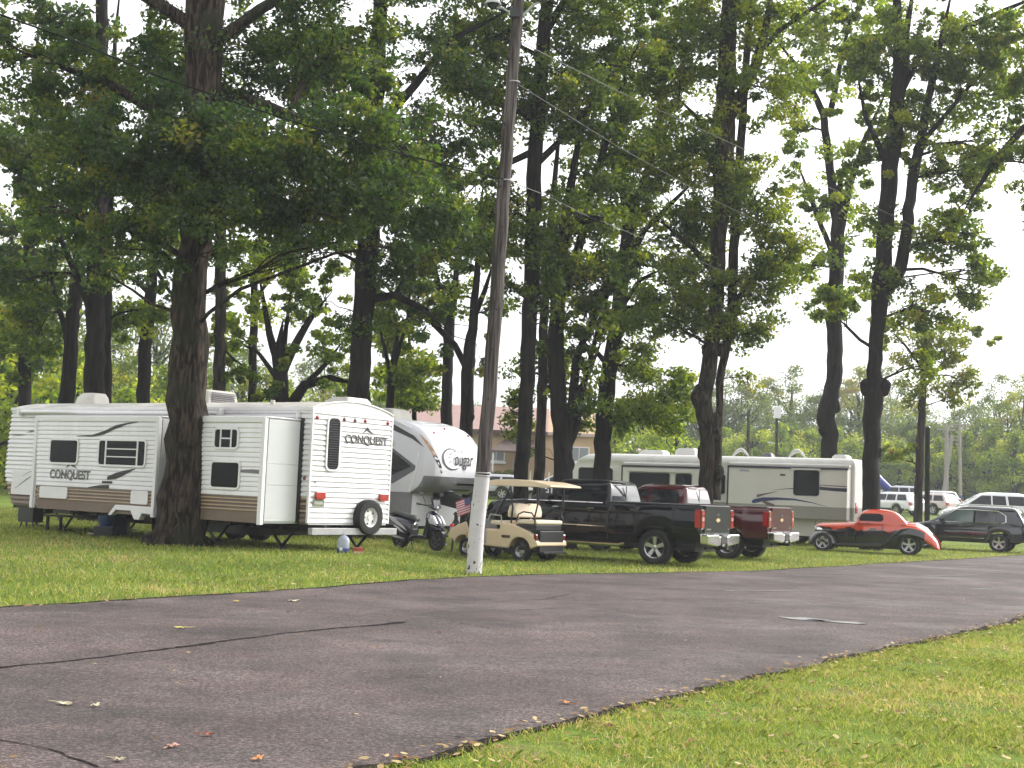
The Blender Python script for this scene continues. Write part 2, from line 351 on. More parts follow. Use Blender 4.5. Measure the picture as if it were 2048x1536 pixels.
# ------------------------------------------------------------ grass blades and litter
def blade_mesh(name,pts,hmin,hmax,wd,mt,label=None,seed=1,lean=.5):
    r=np.random.default_rng(seed); n=len(pts); P=np.asarray(pts,float); a=r.uniform(0,2*pi,n); h=r.uniform(hmin,hmax,n); ww=wd*r.uniform(.6,1.3,n)
    dx=np.stack([np.cos(a),np.sin(a),np.zeros(n)],1)*ww[:,None]/2; b=r.uniform(0,2*pi,n); ln=r.uniform(.1,lean,n)*h*1.4
    tip=np.stack([np.cos(b)*ln,np.sin(b)*ln,h],1); mid=tip*np.array([.35,.35,.62])
    V=np.stack([P-dx,P+dx,P+mid+dx*.7,P+tip,P+mid-dx*.7],1).reshape(-1,3)
    x,y=P[:,0],P[:,1]; pt=(np.sin(1.3*x+.7*y+1)+np.sin(2.1*y-1.1*x)+np.sin(3.7*x+2.9*y+2)*.7+np.sin(.55*x-.4*y+4))/3.7
    return raw_mesh(name,V,5,n,np.clip(.52+.34*pt+r.normal(0,.26,n),0,1),mt)
def raw_mesh(name,V,k,n,tone,mt,parent=None):
    me=bpy.data.meshes.new(name); me.vertices.add(n*k); me.vertices.foreach_set('co',V.astype(np.float32).ravel())
    me.loops.add(n*k); me.loops.foreach_set('vertex_index',np.arange(n*k,dtype=np.int32))
    me.polygons.add(n); me.polygons.foreach_set('loop_start',np.arange(0,n*k,k,dtype=np.int32)); me.polygons.foreach_set('loop_total',np.full(n,k,dtype=np.int32))
    at_=me.attributes.new('tone','FLOAT','POINT'); at_.data.foreach_set('value',np.repeat(tone,k).astype(np.float32))
    me.materials.append(mt); me.update(calc_edges=True)
    o=bpy.data.objects.new(name,me); sc.collection.objects.link(o)
    if parent: o.parent=parent
    return o
grassM=leaf_mat('grass_blade',(.095,.135,.028),(.195,.250,.048),(.38,.37,.12),.4,autumn=(.46,.34,.18))
def side(p,pl): # signed distance to polyline in x at given y
    return p[:,0]-np.interp(p[:,1],pl[:,1],pl[:,0])
r0=np.random.default_rng(5)
def scatter(x0,x1,y0,y1,n): return np.stack([r0.uniform(x0,x1,n),r0.uniform(y0,y1,n),np.zeros(n)],1)
def visible(P,mg=.03):
    q=P-np.array([0,0,H]); z=q@CF; return (np.abs(q@CR)/z<1024/F+mg)&(z>0)
near=scatter(-2,15,7,30,800000); near=near[(side(near,nearr)>.0)&visible(near,.1)]
keep=r0.random(len(near))<np.clip((13/near[:,1])**1.6,0,1); near=near[keep]; nn_=np.sin(2.3*near[:,0]+1.9*near[:,1])+np.sin(4.1*near[:,0]-3.3*near[:,1]+1)+np.sin(7.7*near[:,1]+5.2*near[:,0]); near=near[r0.random(len(near))<np.clip(.75+.3*nn_,.12,1)]
tag(blade_mesh('grass',near,.018,.055,.0075,grassM,seed=2,lean=1.3),'patchy short grass with dead leaves on the near verge','grass',kind='stuff')
n2_=560000
far=scatter(-18,34,12,58,n2_); far=far[(side(far,fearr)<.0)&visible(far,.14)]
far=far[r0.random(len(far))<np.clip((22/far[:,1])**1.5,0,1)]
far[:,2]=[gh(x,y) for x,y,_ in far]
tag(blade_mesh('grass',far,.03,.085,.016,grassM,seed=3,lean=1.0),'mown green lawn under the trees beyond the road','grass',kind='stuff')
litM=leaf_mat('litter_leaf',(.10,.05,.02),(.25,.16,.07),(.45,.36,.2),.1)
def litter(name,P,size,seed,label,mt=litM):
    r=np.random.default_rng(seed); n=len(P); a=r.uniform(0,2*pi,n); s=size*r.uniform(.5,1.3,n)
    u=np.stack([np.cos(a),np.sin(a),r.uniform(-.3,.3,n)],1)*s[:,None]; v=np.stack([-np.sin(a),np.cos(a),r.uniform(-.3,.3,n)],1)*s[:,None]*.55
    P=P+np.array([0,0,.02]); V=np.stack([P-u,P-u*.3+v,P+u*.4+v*.8,P+u,P+u*.3-v*.9,P-u*.4-v],1).reshape(-1,3)
    V[:,2]=np.maximum(V[:,2],np.repeat(P[:,2],6)-.008)
    return tag(raw_mesh(name,V,6,n,r.random(n),mt),label,'leaf litter',kind='stuff')
e1=scatter(-2,15,7,30,46000); s=side(e1,nearr); e1=e1[(s>-.25)&visible(e1)&(r0.random(len(e1))<np.exp(-np.abs(s)/.4)+.09)]; e1[:,2]+=.015
litter('leaf_litter',e1,.030,4,'brown dead leaves along the near road edge')
e2=scatter(-12,25,14,50,16000); s=side(e2,fearr); e2=e2[(s<.5)&visible(e2)&(r0.random(len(e2))<np.exp(-np.abs(s)/.5)*.5+.04)]; e2[:,2]=[gh(x,y)+.03 for x,y,_ in e2]
litter('leaf_litter',e2,.05,5,'dead leaves strewn over the far lawn and its kerbless edge')
e3=scatter(-6,9,7,28,260); e3=e3[(side(e3,nearr)<0)&(side(e3,fearr)>0)]; litter('leaf_litter',e3,.022,6,'tiny leaf scraps scattered over the asphalt')
leafcols={'orange':(.55,.22,.06),'cream':(.6,.52,.34),'yellow':(.55,.48,.12),'rust':(.33,.09,.04),'pink':(.5,.26,.2)}
def road_leaf(px,py,size,col,label,seed):
    r=random.Random(seed); c=g2(px,py); n=14; vs=[(0,0,.012)]
    for k in range(n):
        a=2*pi*k/n; q=.78*size*(1 if k%2 else .62)*(.8+.4*r.random()); vs.append((q*math.cos(a),q*.62*math.sin(a),.004+.02*r.random()))
    mb=MB().add(vs,[(0,1+k,1+(k+1)%n) for k in range(n)]); mb.tube([(size*.8,0,.01),(size*1.5,size*.2,.012)],.003,5)
    o=mb.build('fallen_leaf',mat('leaf_'+col,leafcols[col],.7,var=.4,scale=30),loc=(c[0],c[1],.012)); o.rotation_euler=(0,0,r.random()*6)
    tag(o,label,'leaf','single fallen leaves on the road')
for i,a in enumerate([(1132,1410,.075,'orange','upright curled orange leaf on the asphalt near the grass wedge'),(130,1412,.10,'cream','long cream leaf at the left of the road below the tar seam'),(190,1416,.06,'cream','small cream leaf just right of the long cream leaf'),
  (345,1498,.07,'pink','pale orange leaf low at the left of the road'),(415,1475,.06,'rust','rust red leaf lying left of the road centre'),(515,1524,.06,'orange','orange leaf at the very bottom of the road'),(360,1259,.11,'yellow','pale yellow leaf pile left of the tar seam on the far lane'),
  (585,1204,.13,'cream','whitish leaf on the far lane near the lawn edge'),(472,1206,.10,'yellow','yellow leaf by the far lawn edge, left of the whitish one'),(238,1526,.06,'cream','pale leaf beside the lower left tar crack'),(802,1522,.07,'orange','orange leaf where the asphalt meets the near grass'),
  (878,1268,.05,'pink','small pinkish leaf in mid road beyond the seam end')]): road_leaf(*a,seed=i)
# ------------------------------------------------------------ trees
bark1=bark_mat('bark_oak',(.006,.005,.004),(.070,.050,.039),9,1.7,1.0,moss=(.022,.026,.015))
bark2=bark_mat('bark_dark',(.006,.005,.005),(.024,.018,.018),6,.9,.8,moss=(.014,.016,.011))
bark3=bark_mat('bark_grey',(.016,.013,.013),(.055,.042,.038),6,1.0,.8)
leafD=leaf_mat('leaf_oak',(.016,.038,.012),(.042,.082,.016),(.16,.185,.024),.6,autumn=(.15,.13,.03))
leafM=leaf_mat('leaf_maple',(.026,.056,.012),(.078,.125,.018),(.23,.27,.032),.65,autumn=(.26,.24,.05))
leafB=leaf_mat('leaf_bright',(.048,.095,.018),(.13,.19,.026),(.29,.35,.050),.65,autumn=(.32,.31,.08))
leafF=leaf_mat('leaf_far',(.035,.060,.020),(.075,.110,.028),(.15,.19,.045),.55,autumn=(.22,.20,.07))
leafA=leaf_mat('leaf_turning',(.07,.11,.02),(.14,.18,.03),(.26,.24,.06),.55,autumn=(.34,.18,.09))
def leaves(name,C,rad,nper,size,mt,parent,seed,flat=.65,tone0=.5):
    # C: clump centres (k,3); rad: clump radii
    r=np.random.default_rng(seed); k=len(C); n=k*nper
    d=r.normal(size=(n,3)); d/=np.linalg.norm(d,axis=1)[:,None]; rr=r.random(n)**.55
    P=np.repeat(C,nper,0)+d*(rr*np.repeat(rad,nper))[:,None]*np.array([1,1,flat])
    nr=r.normal(size=(n,3)); nr[:,2]+=.6; nr/=np.linalg.norm(nr,axis=1)[:,None]
    t=r.normal(size=(n,3)); t-=nr*(t*nr).sum(1)[:,None]; t/=np.linalg.norm(t,axis=1)[:,None]; b=np.cross(nr,t)
    L=size*r.uniform(.6,1.25,n)[:,None]; W=L*r.uniform(.45,.75,n)[:,None]; fold=nr*W*.25
    V=np.stack([P-t*L*.5,P-t*L*.05+b*W*.5+fold,P+t*L*.5,P-t*L*.05-b*W*.5+fold],1).reshape(-1,3)
    tone=np.clip(np.repeat(r.normal(tone0,.17,k),nper)+r.normal(0,.14,n),0,1)
    return raw_mesh(name,V,4,n,tone,mt,parent)
def trunk_tube(mb,pts,rad,n,r,rough=.06,flare=None):
    # pts list of Vector; subdivide and roughen
    P=[];Q=[]
    for i in range(len(pts)-1):
        a,b=pts[i],pts[i+1]; L_=(b-a).length; k=max(1,int(L_/(.35 if rad[i]>.12 else .6)))
        for j in range(k):
            t=j/k; s=t*t*(3-2*t)*.3+t*.7; P.append(a.lerp(b,t)); Q.append(rad[i]+(rad[i+1]-rad[i])*s)
    P.append(pts[-1]); Q.append(rad[-1])
    for i in range(1,len(P)-1):
        P[i]=P[i]+Vector((r.gauss(0,1),r.gauss(0,1),0))*Q[i]*.07
    b0=len(mb.v); mb.tube(P,Q,n)
    ph=[r.random()*6 for _ in range(4)]
    for i in range(len(P)):
        for k in range(n):
            a=2*pi*k/n; idx=b0+i*n+k; c=P[i]; v=Vector(mb.v[idx])-c
            s=1+rough*(math.sin(3*a+ph[0]+i*.13)+.7*math.sin(7*a+ph[1]-i*.21)+r.gauss(0,.5))
            mb.v[idx]=tuple(c+v*s)
    return P,Q
def wiggle(a,b,r,n,amp,sag=0):
    out=[]; d=b-a; L_=d.length; off=Vector((0,0,0))
    for i in range(n+1):
        t=i/n
        if 0<i<n: off=off*.7+Vector((r.gauss(0,1),r.gauss(0,1),r.gauss(0,.7)))*amp*L_
        else: off=Vector((0,0,0)) if i==0 else off*.3
        out.append(a+d*t+off+Vector((0,0,sag*L_*math.sin(pi*t))))
    return out
def tree(name,label,Y,trunk,forks=(),masses=(),leaf=leafM,bark=bark2,size=.16,nper=80,crad=.5,seed=1,cat='tree',group=None,base=True,burls=(),segs=12,limbs=True,tone=.5,nar=1):
    r=random.Random(seed); rr=np.random.default_rng(seed)
    px=lambda w:w/2/F*Y
    if trunk[-1][1]>-50: l1,l2=trunk[-1],trunk[-2]; trunk=list(trunk)+[(l1[0]+(l1[0]-l2[0])*.6,l1[1]+(l1[1]-l2[1])*.6,l1[2]*.5),(l1[0]+(l1[0]-l2[0])*1.1+8,l1[1]+(l1[1]-l2[1])*1.1,2)]
    P=[at(a,b,Y) for a,b,_ in trunk]; Rd=[px(c[2]) for c in trunk]
    if base:  # carry the trunk down to the ground
        x,y=P[0].x,P[0].y
        if len(P)>1:
            dx=(P[1].x-P[0].x)/max(.1,P[1].z-P[0].z)
        z0=gh(x,y)-.15
        if P[0].z>z0+.25: xb=x-dx*(P[0].z-z0); P=[Vector((xb,y,z0))]+P; Rd=[Rd[0]*1.18]+Rd
        else: P[0]=Vector((x,y,z0))
        # root flare
        P=[P[0],P[0].lerp(P[1],min(.9,.25/max(.3,(P[1]-P[0]).length))),P[0].lerp(P[1],min(.95,.7/max(.75,(P[1]-P[0]).length)))]+P[1:]
        Rd=[Rd[0]*1.32,Rd[0]*1.12,Rd[0]*1.01]+Rd[1:]
    root=empty(name,P[0]+Vector((0,0,.15)),0,label,cat,group); o0=root.location.copy()
    mb=MB(); paths=[]; TWS=[]
    A,B=trunk_tube(mb,[p-o0 for p in P],Rd,segs,r); paths.append((A,B))
    for fk in forks:
        dy=fk[0][3] if len(fk[0])>3 else 0
        fp=[at(c[0],c[1],Y+dy*(i/(len(fk)-1)))-o0 for i,c in enumerate(fk)]; fr_=[px(c[2]) for c in fk]; fr_[-1]*=.6; A,B=trunk_tube(mb,fp,fr_,8,r); paths.append((A,B))
        d0=(fp[-1]-fp[-2]).normalized(); TW=[]
        for q in range(9):
            j=len(A)-1 if q<3 else r.randint(len(A)//2,len(A)-1); dd=(d0*(.9 if q<3 else .45)+Vector((r.gauss(0,.5),r.gauss(0,.5),r.gauss(.25,.35)))).normalized(); ln=r.uniform(.7,1.7)*(1 if q<3 else .8)
            tw=wiggle(A[j],A[j]+dd*ln,r,4,.07,.03); r1=min(B[j]*.75,.03 if q<3 else .018); mb.tube(tw,[r1,r1*.7,r1*.5,r1*.3,.004],5); TW.append(tw[-1]); 
            if q%2==0: e2=tw[2]+(dd+Vector((r.gauss(0,.6),r.gauss(0,.6),r.gauss(.1,.4)))).normalized()*ln*.5; mb.tube([tw[2],tw[2].lerp(e2,.5)+Vector((0,0,.03)),e2],[r1*.4,r1*.3,.003],4); TW.append(e2)
        TWS.extend(TW)
    for bx,by,bw in burls:
        c=at(bx,by,Y)-o0+Vector((0,-px(bw)*.25,0)); rb=px(bw); q=[(rb*math.sin(pi*k/6)*(1+.12*r.gauss(0,1)),-rb*1.45*math.cos(pi*k/6)) for k in range(7)]; mb.lathe([(abs(a)*.9,b) for a,b in q],tuple(c),'z',9)
    allp=[(p,q) for A,B in paths for p,q in zip(A,B)]
    C=[];CRd=[]
    for mi,ms in enumerate(masses):
        cx,cy,rx,ry,dens=ms[:5]; dy=ms[5] if len(ms)>5 else 0
        c=at(cx,cy,Y+dy)-o0; ax,az=rx/F*(Y+dy),ry/F*(Y+dy); ay=max(.8,min(ax,az*1.6)*.9)
        area=pi*ax*az; k=max(2,int(DENS*(.66 if leaf is leafD else 1.08)*dens*area/(nper*size*size*.27)))
        # main limb
        best=min(allp,key=lambda t:(t[0]-(c-Vector((0,0,.35*Vector((t[0].x-c.x,t[0].y-c.y)).length))) ).length+ (3 if t[0].z>c.z+az*.3 else 0))
        a=best[0]; L_=(c-a).length; lr=min(best[1]*.6,(.035+.018*L_)*min(1,ax/1.3))
        limb=[a]
        if limbs and L_>.4:
            limb=wiggle(a,c,r,max(3,int(L_/.7)),.035,.06); rad=[lr*(1-.6*i/(len(limb)-1)) for i in range(len(limb))]; mb.tube(limb,rad,6)
        d=rr.normal(size=(k,3)); d/=np.linalg.norm(d,axis=1)[:,None]; q=rr.random(k)**.4
        cc=np.array(c)+d*q[:,None]*np.array([ax,ay,az])
        if limbs:
            for j in range(0,k,max(1,k//14)):
                s=limb[min(len(limb)-1,r.randint(len(limb)//3,len(limb)-1))]; e=Vector(cc[j])
                tw=wiggle(s,e,r,4,.06,.05); mb.tube(tw,[lr*.38,lr*.3,lr*.22,.012,.007],5)
        C.append(cc); CRd.append(crad*rr.uniform(.6,1.25,k))
    if TWS and masses:
        C.append(np.array(TWS)); CRd.append(rr.uniform(.16,.34,len(TWS))*1.0)
    mb.build('trunk',bark,root,smooth=70,recalc=False)
    if C: leaves('crown',np.concatenate(C),np.concatenate(CRd),nper,size,leaf,root,seed,tone0=tone)
    return root
DENS=3.0
# nearest big oak in front of the ribbed trailer
tree('oak_tree','huge shaggy-barked oak trunk standing in front of the long white ribbed trailer',28.0,
 [(362,1080,104),(372,960,86),(376,800,76),(383,600,68),(388,450,62),(396,300,66),(402,150,72),(405,0,78),(412,-250,70)],
 forks=[[(398,320,34),(330,235,24),(220,170,18),(60,110,12,-1)],[(404,250,36),(500,200,28),(610,245,24),(740,250,14,-2)],[(392,470,26),(480,440,16),(600,425,12),(760,445,8,-2)],[(400,110,30),(520,20,24),(650,-60,18,2)],[(400,60,30),(260,-30,24),(60,-120,18,1)]],
 masses=[(250,330,190,120,2.6,-1),(500,330,200,130,2.8,-1.5),(420,120,190,130,1.9,1.5),(700,300,180,110,2.6,-1),(130,160,150,110,1.6,0),(640,120,170,120,2.2,1),(850,420,110,60,2.0,-1),(620,440,150,60,2.2,-1),(250,460,130,50,1.6,-1.5),(420,420,90,70,1.8,-2.3),(400,300,75,100,2.0,-1.3),(330,230,80,60,1.5,-1.3),(80,420,90,70,1.3,1),(330,520,40,26,1.6,-1),(480,505,55,30,1.6,1),(560,530,45,22,1.4,0),(180,540,60,28,1.4,1),(700,480,60,30,1.5,0),(800,500,50,26,1.4,-1),
  (350,-150,260,130,1.2,1),(750,-120,220,130,1.0,1),(30,-100,160,120,1.0,2)],
 leaf=leafD,bark=bark1,size=.128,nper=100,crad=.45,seed=11,segs=24,tone=.42)
tree('maple_tree','thick dark trunk just left of the big oak, behind the trailer roof hatch',40,[(188,820,42),(190,640,38),(195,420,36),(200,200,30),(205,0,24)],
 forks=[[(190,640,18),(130,500,12),(90,400,8,1)],[(195,420,18),(280,300,14),(330,200,8,-1)]],
 masses=[(110,300,150,110,1.7),(200,520,120,90,1.3),(250,150,170,120,1.5),(100,50,160,100,1.2),(60,560,90,80,1.4),(200,-150,220,120,.8)],leaf=leafD,size=.19,seed=12,tone=.4)
tree('maple_tree','dark trunk right beside the thick trunk left of the oak, almost touching it',43,[(209,820,26),(211,640,24),(216,420,20),(225,200,14)],masses=[(260,380,90,90,1.0),(300,620,60,50,.8)],leaf=leafM,size=.2,seed=13)
tree('maple_tree','slim trunk leaning right at the left side of the wood, left of the thick pair',46,[(132,830,32),(142,690,28),(152,560,24),(165,440,18),(180,330,10)],
 forks=[[(140,690,14),(110,590,10),(95,520,6)]],masses=[(60,640,90,80,1.5),(130,420,110,80,1.1)],leaf=leafM,size=.2,seed=14)
tree('maple_tree','dark trunk nearest the left edge of the photo, behind the trailer nose',50,[(48,830,26),(52,640,24),(60,450,22),(66,250,16)],
 forks=[[(52,640,12),(20,560,10),(-10,500,6)]],masses=[(20,480,110,110,1.5),(40,700,90,70,1.8),(60,260,110,110,1.1),(-20,600,60,120,1.4)],leaf=leafD,size=.22,seed=15)
tree('maple_tree','slim leaning trunk between the thick pair and the big oak, against the bright gap',48,[(284,830,27),(290,700,25),(300,600,24),(306,520,20),(316,430,12)],
 forks=[[(302,590,12),(270,560,9),(225,545,6)],[(306,530,10),(340,585,7),(400,590,5)]],masses=[(300,470,90,70,1.4),(240,640,60,60,1.2),(320,430,60,50,1.2)],leaf=leafM,size=.2,seed=16)
tree('maple_tree','straight grey trunk just right of the big oak, behind the trailer air conditioner',44,[(438,820,25),(440,650,23),(441,480,22),(444,300,18)],
 forks=[[(439,690,6),(470,720,5),(500,740,3)]],masses=[(480,520,50,50,.8),(455,330,120,80,1.0)],leaf=leafM,bark=bark3,size=.19,seed=17)
tree('maple_tree','thin dark trunk second to the right of the big oak, twigs curling at its foot',50,[(503,830,17),(507,700,16),(509,560,14),(520,470,9)],
 forks=[[(506,700,6),(470,680,5),(440,690,3)],[(507,600,8),(540,560,6),(560,520,4)]],masses=[(520,520,70,50,.9),(480,680,50,40,.6),(530,640,40,40,.6)],leaf=leafB,size=.2,seed=18)
tree('maple_tree','low forked tree spreading wide bare limbs in the bright gap above the trailer middle',46,[(562,830,36),(560,740,30)],
 forks=[[(560,750,20),(545,690,16),(530,620,11),(520,560,6)],[(562,750,22),(590,690,17),(625,630,12),(650,600,6)],[(562,745,14),(572,660,10),(580,590,6)],[(575,820,26),(610,770,20),(660,755,14),(700,765,10)],[(556,760,12),(520,710,8),(490,680,4)],[(590,790,14),(650,730,9),(680,690,5)]],
 masses=[(600,600,60,45,.55),(560,540,80,40,.9),(650,690,50,40,.6),(500,620,40,50,.5)],leaf=leafB,size=.2,seed=19,nper=60)
tree('oak_tree','large dark oak trunk rising behind the rear roof corner of the ribbed trailer',36,[(718,830,46),(722,700,42),(730,560,42),(738,450,44),(745,330,44),(752,180,36),(760,20,28),(765,-150,20)],
 forks=[[(738,470,22),(700,440,17),(640,425,12),(580,440,6,-1)],[(728,600,20),(790,590,16),(850,620,12),(880,650,6,1)],[(745,330,26),(690,280,20),(640,230,16),(600,150,8,-1)],[(748,260,24),(830,170,17),(900,80,13),(1000,30,8,1)],[(740,430,18),(800,370,13),(880,330,8,-1)]],
 masses=[(740,380,130,100,2.0,-1),(620,480,110,60,1.8),(850,300,140,100,1.7),(880,130,130,100,1.3),(640,120,130,110,1.6),(860,480,120,70,2.0),(560,380,110,80,1.5),(770,540,80,40,1.4),(750,-100,250,120,1.0),(700,620,90,40,.7)],leaf=leafD,size=.145,nper=85,seed=20,tone=.45,segs=14)
tree('maple_tree','slim forked trunk directly right of the large oak, behind the trailer rear',44,[(778,840,16),(782,760,15),(790,700,12)],
 forks=[[(782,760,10),(770,700,8),(755,640,5)],[(784,750,10),(800,690,8),(815,640,7),(822,560,4)]],masses=[(800,660,60,50,.9),(760,620,60,40,.8),(820,760,50,50,1.3)],leaf=leafM,size=.19,seed=21)
tree('maple_tree','leafy young tree with hanging dark foliage beyond the fifth wheel roof',52,[(830,870,10),(828,800,9),(820,700,7)],masses=[(815,760,60,70,2.2),(790,690,50,50,1.3),(845,800,30,35,1.6)],leaf=leafM,size=.2,seed=22,tone=.6)
tree('maple_tree','dark forked trunk left of the white painted pole, nearest the fifth wheel',48,[(894,890,24),(893,800,22),(896,720,21),(898,640,22)],
 forks=[[(897,660,15),(885,600,12),(870,540,11),(855,440,9),(845,340,6)],[(898,660,15),(910,590,12),(915,500,10),(925,400,6)]],masses=[(870,560,70,50,1.0),(930,470,90,70,1.2),(850,380,90,80,1.2)],leaf=leafM,size=.19,seed=23,burls=[(884,855,14)])
tree('maple_tree','thicker forked trunk touching the left of the white painted pole, limbs reaching left',45,[(932,910,28),(934,800,26),(936,720,26)],
 forks=[[(936,740,22),(945,660,20),(950,600,16),(960,480,10),(965,380,6)],[(933,735,14),(910,690,13),(860,640,12),(800,600,8),(760,560,5)],[(946,640,14),(970,580,10),(985,530,6)]],masses=[(960,500,70,50,1.1),(900,590,60,35,.8),(980,620,60,40,.8),(840,590,50,40,.8)],leaf=leafM,size=.18,seed=24,burls=[(943,835,14)])
tree('oak_tree','tall black trunk first to the right of the pole, curving right high up',38,[(1042,960,29),(1050,820,29),(1055,700,30),(1062,560,31),(1066,440,30),(1070,330,30),(1078,200,29),(1090,60,28),(1105,-80,22)],
 forks=[[(1078,190,14),(1120,150,12),(1170,125,10),(1260,135,5,1)],[(1092,60,18),(1130,0,14),(1180,-60,8)],[(1072,300,16),(1010,330,12),(950,370,8,-1)],[(1058,600,10),(1010,560,8),(980,520,4)],[(1070,330,16),(1130,270,12),(1190,200,8,1)]],
 masses=[(1120,480,110,90,1.7),(1000,420,70,60,1.5),(1130,200,120,100,1.5),(980,200,110,110,1.4),(1160,30,150,90,1.3),(940,60,110,90,1.2),(1028,800,22,80,1.5,4),(1080,590,80,40,1.2),(1050,-130,250,100,.9)],leaf=leafM,size=.15,nper=85,seed=25,tone=.45)
tree('maple_tree','thin reddish trunk squeezed between the black trunks right of the pole',41,[(1078,960,22),(1084,800,20),(1088,640,18),(1098,480,15),(1112,330,10)],masses=[(1110,420,80,60,.9)],leaf=leafM,bark=bark3,size=.18,seed=26)
tree('maple_tree','crowded black multi-stemmed trunk standing behind the golf cart roof',39,[(1126,970,40),(1124,880,36),(1116,780,34),(1112,680,32),(1118,560,28),(1130,440,22),(1150,320,14)],
 forks=[[(1132,900,26),(1146,800,20),(1152,720,16),(1175,660,14),(1215,590,9),(1250,560,5)],[(1118,600,20),(1160,490,18),(1185,380,15),(1225,240,13),(1260,120,8,1)],[(1150,800,14),(1180,740,10),(1200,690,6)],[(1130,900,20),(1150,860,16),(1165,780,12),(1200,640,9),(1215,560,6)]],
 masses=[(1180,550,90,60,1.8),(1220,400,100,80,1.2),(1180,640,80,40,1.2),(1170,780,60,50,.9),(1100,735,75,55,1.1,5),(1175,850,34,40,1.0,4),(1060,870,14,40,.9,5),(1250,250,90,70,1.0)],leaf=leafM,size=.18,seed=27,tone=.45,burls=[(1141,930,20),(1112,890,14)])
tree('maple_tree','tall forked trunk rising over the front of the cream motorhome',43,[(1202,960,33),(1208,860,33),(1216,760,33),(1228,680,30),(1240,590,30),(1250,520,29),(1256,450,27)],
 forks=[[(1256,470,22),(1248,400,18),(1235,330,12),(1225,240,8)],[(1256,470,22),(1275,400,18),(1300,330,14),(1320,230,10),(1340,80,6)],[(1250,540,14),(1290,460,11),(1340,410,10),(1400,350,5)],[(1238,620,12),(1280,560,9),(1320,540,6)],[(1216,730,14),(1190,700,8),(1170,690,4)]],
 masses=[(1290,460,90,60,.9),(1200,330,90,70,.9),(1330,300,90,80,.9),(1280,160,110,80,1.1),(1340,600,90,60,1.3),(1270,640,70,40,1.2),(1330,800,70,70,2.0),(1260,830,60,40,1.8),(1390,500,60,60,1.0),(1290,-20,150,90,1.1),(1270,730,60,50,1.3)],leaf=leafB,size=.15,seed=28,tone=.5,burls=[(1202,765,18)])
tree('gnarled_tree','gnarled knobbly twin trunk in front of the motorhome, behind the maroon pickup',41.5,[(1412,1015,32),(1413,960,30),(1417,880,32),(1407,800,33),(1422,720,30),(1432,620,28),(1438,480,30),(1446,330,40),(1452,180,38),(1458,30,34),(1462,-120,26)],
 forks=[[(1434,1000,15,.5),(1438,860,15),(1440,760,16),(1462,640,20),(1466,520,20),(1472,400,20),(1484,270,17),(1495,100,15),(1510,-60,10)],[(1462,230,22),(1510,130,22),(1530,60,16),(1545,-30,10)],[(1512,110,14),(1560,60,10),(1620,20,8),(1680,-20,4)],[(1440,560,14),(1390,500,12),(1330,450,8)],[(1450,640,12),(1500,560,9),(1540,530,5)],[(1450,300,14),(1400,240,10),(1360,200,6)]],
 masses=[(1370,300,110,100,1.4),(1510,400,90,90,1.3),(1540,560,80,60,1.6),(1400,560,80,60,1.4),(1490,650,70,50,1.4),(1350,120,120,90,1.4),(1570,470,60,60,1.2),(1530,180,110,80,1.1),(1470,20,150,80,1.3),(1410,660,70,40,1.4),(1330,650,70,50,1.0),(1490,750,35,25,.5),(1400,430,70,60,1.4),(1450,-140,220,100,.9)],
 leaf=leafM,size=.15,nper=85,seed=29,tone=.55,bark=bark1,burls=[(1399,795,40),(1440,700,20),(1436,945,26),(1402,905,22),(1430,840,22),(1408,700,16),(1432,870,24)],segs=16)
tree('maple_tree','kinked dark trunk standing behind the rear half of the motorhome',58,[(1657,930,33),(1660,870,33),(1652,840,37),(1668,760,31),(1672,700,31),(1668,640,30),(1673,560,30),(1676,450,28)],
 forks=[[(1676,470,22),(1660,340,18),(1648,230,15),(1610,150,11),(1560,90,6)],[(1676,480,20),(1700,370,15),(1730,280,11),(1765,200,8)],[(1660,230,14),(1680,130,10),(1700,40,8)],[(1670,520,12),(1630,420,10),(1600,340,6)]],
 masses=[(1650,150,110,80,.9),(1600,260,60,60,.6),(1700,330,70,60,.7),(1640,420,70,60,.7),(1680,600,80,50,1.3),(1620,530,70,40,1.1),(1700,30,120,80,.9),(1720,470,50,50,.6),(1600,60,80,60,.8)],leaf=leafB,size=.22,seed=30,tone=.5,burls=[(1646,860,20),(1672,812,20)])
tree('maple_tree','tall trunk with a round burl beside the motorhome rear corner, behind the red coupe',49,[(1742,1035,35),(1743,920,33),(1744,840,35),(1748,790,38),(1747,740,30),(1750,680,27),(1757,640,30),(1760,580,34),(1768,500,32),(1775,400,34),(1788,280,34),(1800,150,28),(1795,40,20),(1790,-60,12)],
 forks=[[(1768,590,26),(1800,540,26),(1815,460,24),(1822,380,22),(1838,290,20),(1860,180,16),(1880,90,12),(1900,0,8)],[(1830,330,16),(1790,300,12),(1765,320,6)],[(1785,300,20),(1790,210,17),(1840,110,14),(1920,60,12),(2010,20,10),(2080,-10,6)],[(1752,700,8),(1720,680,7),(1695,655,6),(1680,640,3)],[(1775,330,14),(1730,230,10),(1715,150,6)],[(1840,290,12),(1900,220,9),(2000,100,6)],[(1808,150,20),(1812,60,14),(1830,-40,8)]],
 masses=[(1850,80,130,80,1.1),(1930,190,120,90,1.4),(1800,240,90,60,.9),(1900,340,90,60,1.1),(1900,480,90,80,1.3),(1850,620,90,50,1.1),(1740,440,60,60,.6),(1980,80,100,80,1.1),(1730,120,80,70,.9),(1860,730,50,40,.9),(1760,560,60,40,1.2),(1960,300,60,50,.9),(1940,560,60,60,1.0),(1850,-80,180,80,.8),(2020,270,40,30,.6),(1980,560,25,15,.5)],
 leaf=leafM,size=.19,nper=80,seed=31,tone=.5,burls=[(1730,775,26),(1768,775,26),(1757,905,16)])
